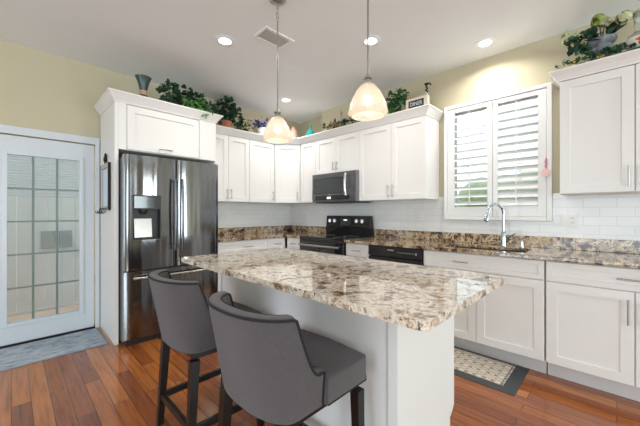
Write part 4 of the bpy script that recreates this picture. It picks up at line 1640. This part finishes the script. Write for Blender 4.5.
xt = XR - 0.0085
outlet((xt, 1.648, 1.19), RB, 'white outlet on the tile between the range and the window')
outlet((xt, 0.290, 1.165), RB, 'double-gang switch and outlet plate on the tile right of the faucet', 2)
outlet((xt, 3.55, 1.16), RB, 'white outlet on the tile just left of the range, near the corner')
outlet((2.17, YD - 0.0085, 1.165), 0, 'white outlet on the tile beside the refrigerator')
outlet((2.90, YD - 0.0085, 1.165), 0, 'white outlet on the tile of the refrigerator wall near the corner')

# ------------------------------------------------------------------ mirror with hooks on the refrigerator panel
mr = thing('hook_mirror', 'narrow framed mirror with key hooks hanging on the side of the refrigerator cabinet', 'mirror', (0.6705, 3.655, 1.255))
fr = MB()
hw, H = 0.185, 0.46
fr.box(-0.022, -0.0006, -hw + 0.0125, -hw + 0.040, 0.0, H, 0.002)
fr.box(-0.022, -0.0006, hw - 0.040, hw - 0.0125, 0.0, H, 0.002)
fr.box(-0.022, -0.0006, -hw + 0.0405, hw - 0.0405, 0, 0.04, 0.002)
fr.box(-0.022, -0.0006, -hw + 0.0405, hw - 0.0405, H - 0.045, H, 0.002)
fr.build('frame', M['frame'], mr)
MB().box(-0.024, -0.0006, -hw, -hw + 0.012, 0, H, 0.002).build('edge_strip', M['iron'], mr)
MB().box(-0.024, -0.0006, hw - 0.012, hw, 0, H, 0.002).build('edge_strip', M['iron'], mr)
MB().box(-0.012, -0.0006, -hw + 0.0405, hw - 0.0405, 0.0405, H - 0.0455).build('glass', M['mirror'], mr)
for i in range(4):
    y = -0.14 + i * 0.093
    MB().tube([(-0.022, y, 0.022), (-0.035, y, 0.01), (-0.040, y, -0.02), (-0.052, y, -0.035), (-0.066, y, -0.022), (-0.068, y, -0.005)], 0.004, 8).build(
        'hook', M['iron'], mr, True)
hgm = MB()
hgm.tube([(-0.008, -0.05, H), (-0.006, -0.01, H + 0.06), (-0.005, 0, H + 0.085), (-0.006, 0.01, H + 0.06), (-0.008, 0.05, H)], 0.005, 8)
hgm.ico((-0.014, 0.018, H + 0.05), 0.022, 2, (0.5, 1, 1.6))
hgm.ico((-0.014, -0.018, H + 0.075), 0.022, 2, (0.5, 1, 1.6))
hgm.build('hanger', M['iron'], mr, True)


# ------------------------------------------------------------------ plants and decorations above the cabinets
def leaf(m, c_, d_, n_, L_, W_):
    """ivy leaf: five lobes folded along the midrib"""
    d_ = d_.normalized()
    n_ = (n_ - d_ * n_.dot(d_))
    n_ = n_.normalized() if n_.length > 1e-4 else d_.orthogonal().normalized()
    s = d_.cross(n_)
    P = lambda a, b, h: m.bm.verts.new(c_ + d_ * (a * L_) + s * (b * W_) + n_ * (h * L_))
    o_ = P(0, 0, 0)
    mid_ = P(0.5, 0, -0.06)
    tip = P(1, 0, 0)
    for sg in (-1, 1):
        a = P(-0.05, sg * 0.35, 0.08)
        b = P(0.22, sg * 0.62, 0.10)
        c2 = P(0.42, sg * 0.33, 0.05)
        d2 = P(0.68, sg * 0.40, 0.05)
        m.bm.faces.new((o_, a, b, c2, mid_))
        m.bm.faces.new((mid_, c2, d2, tip))


def cluster(m, rnd_, c0, rad, n, L_, down=False):
    for i in range(n):
        while True:
            p = Vector((rnd_.uniform(-1, 1), rnd_.uniform(-1, 1), rnd_.uniform(-1, 1)))
            if 0.25 < p.length < 1:
                break
        q = Vector(c0) + Vector((p.x * rad[0], p.y * rad[1], p.z * rad[2]))
        if c0[2] > 0.03:
            q.z = max(q.z, 0.03)
        d_ = p + Vector((rnd_.uniform(-.6, .6), rnd_.uniform(-.6, .6), rnd_.uniform(-.9, .3)))
        n_ = p + Vector((rnd_.uniform(-.5, .5), rnd_.uniform(-.5, .5), rnd_.uniform(0, .8)))
        leaf(m, q, d_, n_, L_ * rnd_.uniform(0.7, 1.2), L_ * rnd_.uniform(0.7, 1.1))


def vine(m, rnd_, pts):
    m.tube(pts, 0.003, 5)


R1 = random.Random(11)
iv = thing('potted_ivy', 'large dark green artificial ivy on top of the refrigerator cabinet', 'plant', (1.36, 3.42, 2.3455))
MB().lathe([(0, 0), (0.05, 0), (0.065, 0.06), (0.07, 0.065), (0.06, 0.065), (0.0, 0.05)], n=20).build('pot', M['stem'], iv, True)
m = MB()
for c0, rad, n in (((-0.17, 0.0, 0.17), (0.085, 0.08, 0.12), 75), ((-0.02, 0.02, 0.20), (0.10, 0.08, 0.10), 75), ((0.12, 0.0, 0.14), (0.10, 0.08, 0.10), 75),
                   ((0.26, 0.0, 0.09), (0.08, 0.07, 0.08), 55)):
    cluster(m, R1, c0, rad, n, 0.052)
m.build('foliage', M['leafd'], iv)
m = MB()
cluster(m, R1, (0.08, -0.06, 0.09), (0.13, 0.05, 0.07), 75, 0.05)
cluster(m, R1, (0.16, -0.115, 0.02), (0.06, 0.02, 0.06), 22, 0.045)
m.build('light_foliage', M['leafl'], iv)
m = MB()
for a in range(9):
    th = a * 0.7
    m.tube([(0, 0, 0.07), (0.06 * math.cos(th), 0.03 * math.sin(th), 0.12), (0.16 * math.cos(th), 0.05 * math.sin(th), 0.16)], 0.003, 5)
m.build('stems', M['stem'], iv)

iv2 = thing('potted_ivy', 'trailing dark ivy in a terracotta pot right of the refrigerator cabinet', 'plant', (2.01, 3.76, DECK + 0.0005))
MB().lathe([(0, 0), (0.055, 0), (0.085, 0.10), (0.092, 0.10), (0.092, 0.125), (0.08, 0.125), (0.0, 0.11)], n=24).build('pot', M['terra'], iv2, True)
m = MB()
for c0, rad, n in (((0.02, 0.0, 0.30), (0.13, 0.10, 0.14), 120), ((-0.10, 0.0, 0.22), (0.08, 0.08, 0.10), 45), ((0.17, -0.03, 0.17), (0.05, 0.06, 0.16), 60),
                   ((0.24, -0.05, 0.06), (0.06, 0.04, 0.05), 20)):
    cluster(m, R1, c0, rad, n, 0.060)
m.build('foliage', M['leafd'], iv2)
m = MB()
for a in range(8):
    th = a * 0.8
    m.tube([(0, 0, 0.11), (0.05 * math.cos(th), 0.03 * math.sin(th), 0.2), (0.12 * math.cos(th), 0.06 * math.sin(th), 0.30)], 0.0035, 5)
m.build('stems', M['stem'], iv2)

va_ = thing('vase', 'dark teal flared vase with a tan waist on the left end of the refrigerator cabinet', 'vase', (0.915, 3.345, 2.3455))
va_.scale = (0.84, 0.84, 1.12)
MB().lathe([(0, 0), (0.085, 0), (0.088, 0.01), (0.060, 0.028), (0.040, 0.040)], n=32).build('foot', M['tealdk'], va_, True)
MB().lathe([(0.040, 0.040), (0.038, 0.055), (0.040, 0.080)], n=32).build('waist', M['tan'], va_, True)
MB().lathe([(0.040, 0.080), (0.048, 0.115), (0.062, 0.155), (0.085, 0.195), (0.087, 0.198), (0.083, 0.199), (0.058, 0.160), (0.036, 0.10), (0, 0.095)],
           n=32).build('flared_neck', M['tealdk'], va_, True)

rs = thing('figurine', 'small dark olive branch figurine between the trailing ivy and the purple flowers', 'ornament', (2.36, 3.77, DECK + 0.0005))
MB().lathe([(0, 0), (0.05, 0), (0.045, 0.012), (0.015, 0.02), (0, 0.02)], n=18).build('base', M['stem'], rs, True)
m = MB()
m.loft([((0, 0, 0.02), 0.014), ((-0.01, 0, 0.07), 0.026), ((0.0, 0, 0.12), 0.016), ((-0.012, 0, 0.165), 0.012), ((-0.008, 0, 0.20), 0.006)], 10)
m.tube([(0.01, 0, 0.05), (0.06, 0, 0.055), (0.10, 0, 0.03)], 0.005, 6)
m.build('figure', M['yellow'], rs, True)
m = MB()
cluster(m, R1, (-0.01, 0, 0.10), (0.05, 0.04, 0.09), 16, 0.04)
m.build('leaves', M['leafd'], rs)

fp_ = thing('flower_pot', 'white pot of purple flowers behind the left pendant', 'potted flowers', (2.585, 3.745, DECK + 0.0005))
MB().lathe([(0, 0), (0.048, 0), (0.066, 0.13), (0.07, 0.135), (0.07, 0.15), (0.06, 0.15), (0.0, 0.14)], n=28).build('pot', M['ceramic'], fp_, True)
m = MB()
R2 = random.Random(5)
for i in range(70):
    p = Vector((R2.gauss(0, 0.085), R2.gauss(0, 0.05), 0.20 + R2.gauss(0, 0.032)))
    leaf(m, p, Vector((R2.uniform(-1, 1), R2.uniform(-1, 1), R2.uniform(-.3, 1))), Vector((R2.uniform(-1, 1), R2.uniform(-1, 0), 1)), 0.045, 0.045)
m.build('blossoms', M['purple'], fp_)
m = MB()
cluster(m, R2, (0, 0, 0.165), (0.10, 0.07, 0.03), 26, 0.05)
m.build('leaves', M['leaf'], fp_)

pk = MB().lathe([(0, 0), (0.035, 0), (0.062, 0.03), (0.066, 0.07), (0.050, 0.115), (0.022, 0.145), (0.018, 0.155), (0, 0.157)], n=24).build('vase', M['pink'], None, True)
pk.location = (3.10, 3.63, DECK + 0.0005)
pk.scale = (1.05, 1.05, 1.6)
tag(pk, 'small pale pink rounded vase in the cabinet corner right of the left pendant', 'vase')
tv = MB().lathe([(0, 0), (0.055, 0), (0.080, 0.035), (0.078, 0.065), (0.045, 0.095), (0.018, 0.112), (0.013, 0.145), (0.022, 0.17), (0.017, 0.17), (0.009, 0.145), (0, 0.12)],
                n=28).build('vase', M['teal'], None, True)
tv.location = (3.10, 3.23, DECK + 0.0005)
tv.scale = (0.95, 0.95, 1.12)
tag(tv, 'bright teal bottle vase above the narrow cabinet left of the microwave', 'vase')
lb = thing('bottle', 'small lavender bottle standing in the garland above the microwave cabinet', 'bottle', (3.09, 2.63, DECK + 0.0005))
lb.scale = (1.0, 1.0, 1.25)
MB().lathe([(0, 0), (0.030, 0), (0.032, 0.01), (0.032, 0.10), (0.013, 0.13), (0.012, 0.165), (0, 0.165)], n=20).build('body', M['lavend'], lb, True)
MB().lathe([(0, 0.1655), (0.015, 0.1655), (0.015, 0.19), (0.006, 0.21), (0, 0.21)], n=16).build('stopper', M['tan'], lb, True)
MB().lathe([(0.0325, 0.03), (0.033, 0.03), (0.033, 0.08), (0.0325, 0.08), (0.0325, 0.03)], n=20).build('label', M['paper'], lb, True)


def garland(name, label, pts, n, L_, seed, mts, spread=(0.03, 0.03, 0.03)):
    rr = random.Random(seed)
    t = thing(name, label, 'garland', pts[0])
    P = [Vector(p) - Vector(pts[0]) for p in pts]
    m = MB()
    fine = []
    for i in range(len(P) - 1):
        for k in range(6):
            q = P[i].lerp(P[i + 1], k / 6)
            fine.append(q + Vector((0, 0, 0.006 + 0.01 * abs(math.sin(i * 2 + k)))))
    fine.append(P[-1] + Vector((0, 0, 0.006)))
    m.tube(fine, 0.004, 6)
    m.build('vine', M['stem'], t)
    for key, frac in mts:
        m = MB()
        for i in range(int(n * frac)):
            q = fine[rr.randrange(len(fine))] + Vector((rr.uniform(-1, 1) * spread[0], rr.uniform(-1, 1) * spread[1], 0.012 + abs(rr.gauss(0, 1)) * spread[2]))
            if key == 'yellow':
                m.ico(q, 0.009, 1)
            else:
                leaf(m, q, Vector((rr.uniform(-1, 1), rr.uniform(-1, 1), rr.uniform(-.2, 0.8))), Vector((rr.uniform(-1, 1), rr.uniform(-1, 1), 1)), L_, L_ * 0.8)
        m.build('leaves' if key != 'yellow' else 'berries', M[key], t)
    return t


garland('garland', 'thin leafy garland lying on the cabinets over the microwave, behind the right pendant', [(3.01, 2.82, DECK + 0.016), (3.0, 2.60, DECK + 0.016), (3.01, 2.4, DECK + 0.016), (3.0, 2.2, DECK + 0.016), (3.01, 1.98, DECK + 0.016)],
        210, 0.05, 21, (('leafd', 0.6), ('yellow', 0.22), ('tan', 0.15)), (0.03, 0.04, 0.030))
iv3 = thing('potted_ivy', 'bushy light green ivy right of the right pendant, beside the small chalkboard', 'plant', (3.14, 1.835, DECK + 0.0005))
MB().lathe([(0, 0), (0.04, 0), (0.055, 0.06), (0.0, 0.055)], n=20).build('pot', M['terra'], iv3, True)
m = MB()
R3 = random.Random(9)
for c0, rad, n in (((-0.03, 0.02, 0.17), (0.08, 0.11, 0.12), 90), ((-0.04, -0.08, 0.22), (0.07, 0.07, 0.07), 50)):
    cluster(m, R3, c0, rad, n, 0.048)
m.build('foliage', M['leaf'], iv3)
m = MB()
cluster(m, R3, (-0.07, 0.12, 0.07), (0.05, 0.11, 0.06), 70, 0.045)
m.build('light_foliage', M['leafl'], iv3)

sg = thing('chalkboard_sign', 'small whitewashed block sign with a black chalk panel above the cabinets near the window', 'sign', (3.06, 1.535, DECK + 0.0005), RB)
sg.scale = (1, 1, 0.9)
MB().box(-0.135, 0.115, 0.0, 0.05, 0.0, 0.165, 0.004).build('frame', M['signw'], sg)
sp = MB().box(-0.100, 0.075, -0.004, -0.0005, 0.045, 0.135).build('slate', M['slate'], sg)
tx = bpy.data.curves.new('chalk_lettering', 'FONT')
tx.body = 'DINER'
tx.size = 0.066
tx.extrude = 0.0004
tx.align_x = 'CENTER'
tx.align_y = 'CENTER'
txo = bpy.data.objects.new('chalk_lettering', tx)
COL.objects.link(txo)
txo.parent = sp
txo.location = (-0.0125, -0.0048, 0.09)
txo.rotation_euler = (PI / 2, 0, 0)
txo.scale = (0.74, 1, 1)
tx.materials.append(M['chalk'])
bpy.context.view_layer.update()
tme = bpy.data.meshes.new_from_object(txo)
tmo = bpy.data.objects.new('chalk_text', tme)
COL.objects.link(tmo)
tmo.parent = sp
tmo.location, tmo.rotation_euler, tmo.scale = txo.location, txo.rotation_euler, txo.scale
bpy.data.objects.remove(txo)
tmo.name = 'chalk_lettering'

fi = thing('iron_finial', 'dark scrolled iron ornament on a beige stem standing behind the chalkboard sign', 'ornament', (3.19, 1.49, DECK + 0.0005), RB)
MB().lathe([(0, 0), (0.05, 0), (0.045, 0.01), (0.012, 0.02), (0.010, 0.20), (0.016, 0.21), (0.010, 0.22), (0, 0.22)], n=18).build('stem', M['signw'], fi, True)
m = MB()
m.tube([(0.0, 0, 0.215), (0.012, 0, 0.235), (-0.012, 0, 0.25), (0.012, 0, 0.268), (-0.006, 0, 0.285), (0, 0, 0.30)], 0.010, 8)
m.tube([(-0.02, 0, 0.325), (0.0, 0, 0.31), (0.03, 0, 0.318), (0.045, 0, 0.305), (0.04, 0, 0.29)], 0.009, 8)
m.ico((0.0, 0, 0.315), 0.020, 2, (1.2, 0.6, 0.8))
m.build('scroll', M['iron'], fi, True)

# right end: vase of hydrangeas, garland, labelled bottle
DK = DECK + 0.0005
garland('garland', 'green leafy garland with yellow berries along the top of the cabinets right of the window',
        [(3.04, 0.32, DK + 0.018), (3.01, 0.18, DK + 0.018), (3.0, 0.05, DK + 0.018), (3.0, -0.05, DK + 0.018), (3.0, -0.25, DK + 0.018), (3.01, -0.42, DK + 0.018)], 200, 0.034, 33,
        (('leafd', 0.35), ('leaf', 0.38), ('yellow', 0.08)), (0.022, 0.03, 0.022))
vs = thing('hydrangea_vase', 'mottled grey stoneware jar of cream hydrangeas above the cabinets right of the window', 'vase of flowers', (3.135, 0.082, DECK + 0.0005))
vs.scale = (1.25, 1.25, 1.25)
MB().lathe([(0, 0), (0.060, 0), (0.078, 0.03), (0.082, 0.07), (0.070, 0.10), (0.052, 0.125), (0.050, 0.135), (0.066, 0.152), (0.070, 0.168), (0.062, 0.172), (0.05, 0.15), (0, 0.13)],
           n=32).build('jar', M['greyvase'], vs, True)
R4 = random.Random(4)


def bloom(c0, r, n, key, name='blossom'):
    m_ = MB()
    for i in range(n):
        v = Vector((R4.gauss(0, 1), R4.gauss(0, 1), R4.gauss(0, 1))).normalized()
        p = Vector(c0) + v * r * R4.uniform(0.75, 1)
        t1 = v.orthogonal().normalized()
        leaf(m_, p, t1 * R4.choice((-1, 1)) + v.cross(t1) * R4.uniform(-1, 1), v, 0.020, 0.024)
    m_.build(name, M[key], vs)


bloom((-0.02, 0.155, 0.235), 0.042, 90, 'hyd')
bloom((-0.02, 0.115, 0.205), 0.038, 70, 'hyd')
bloom((-0.01, 0.015, 0.290), 0.036, 80, 'hydg')
bloom((-0.01, -0.015, 0.270), 0.028, 50, 'hyd')
bloom((-0.03, -0.095, 0.250), 0.036, 80, 'hyd')
m = MB()
cluster(m, R4, (-0.02, 0.085, 0.185), (0.04, 0.06, 0.035), 40, 0.055)
for i in range(14):
    leaf(m, Vector((-0.01, -0.03, 0.18)), Vector((R4.uniform(-.3, .3), R4.uniform(-1.0, 0.1), R4.uniform(0.5, 1.1))), Vector((-1, R4.uniform(-.4, .4), 0.3)), 0.11, 0.026)
m.build('leaves', M['leafd'], vs)
m = MB()
for e_ in ((-0.02, 0.13, 0.22), (-0.01, 0.015, 0.30), (-0.01, -0.015, 0.26), (-0.03, -0.09, 0.245)):
    m.tube([(0, 0, 0.12), (e_[0] * 0.4, e_[1] * 0.35, 0.12 + (e_[2] - 0.12) * 0.6), e_], 0.0032, 6)
m.build('stems', M['stem'], vs)

bo = thing('glass_bottle', 'clear glass bottle with a red emblem, right of the hydrangeas above the cabinets', 'bottle', (3.13, -0.105, DECK + 0.0005), RB)
bo.scale = (1.1, 1.1, 1.0)
MB().lathe([(0, 0.0), (0.050, 0.0), (0.052, 0.01), (0.052, 0.15), (0.045, 0.172), (0.020, 0.190), (0.016, 0.20), (0.016, 0.275), (0.019, 0.28), (0.019, 0.295), (0.0, 0.295)],
           n=32).build('body', M['bottle'], bo, True)
MB().lathe([(0, 0.2955), (0.021, 0.2955), (0.022, 0.33), (0.010, 0.345), (0, 0.345)], n=20).build('stopper', M['nickel'], bo, True)
MB().lathe([(0.0525, 0.07), (0.0535, 0.07), (0.0535, 0.148), (0.0525, 0.148), (0.0525, 0.07)], n=32).build('label', M['paper'], bo, True)
m = MB()
m.ico((0.012, -0.0515, 0.122), 0.022, 2, (1.15, 0.12, 0.9))
m.build('emblem', M['redlab'], bo, True)
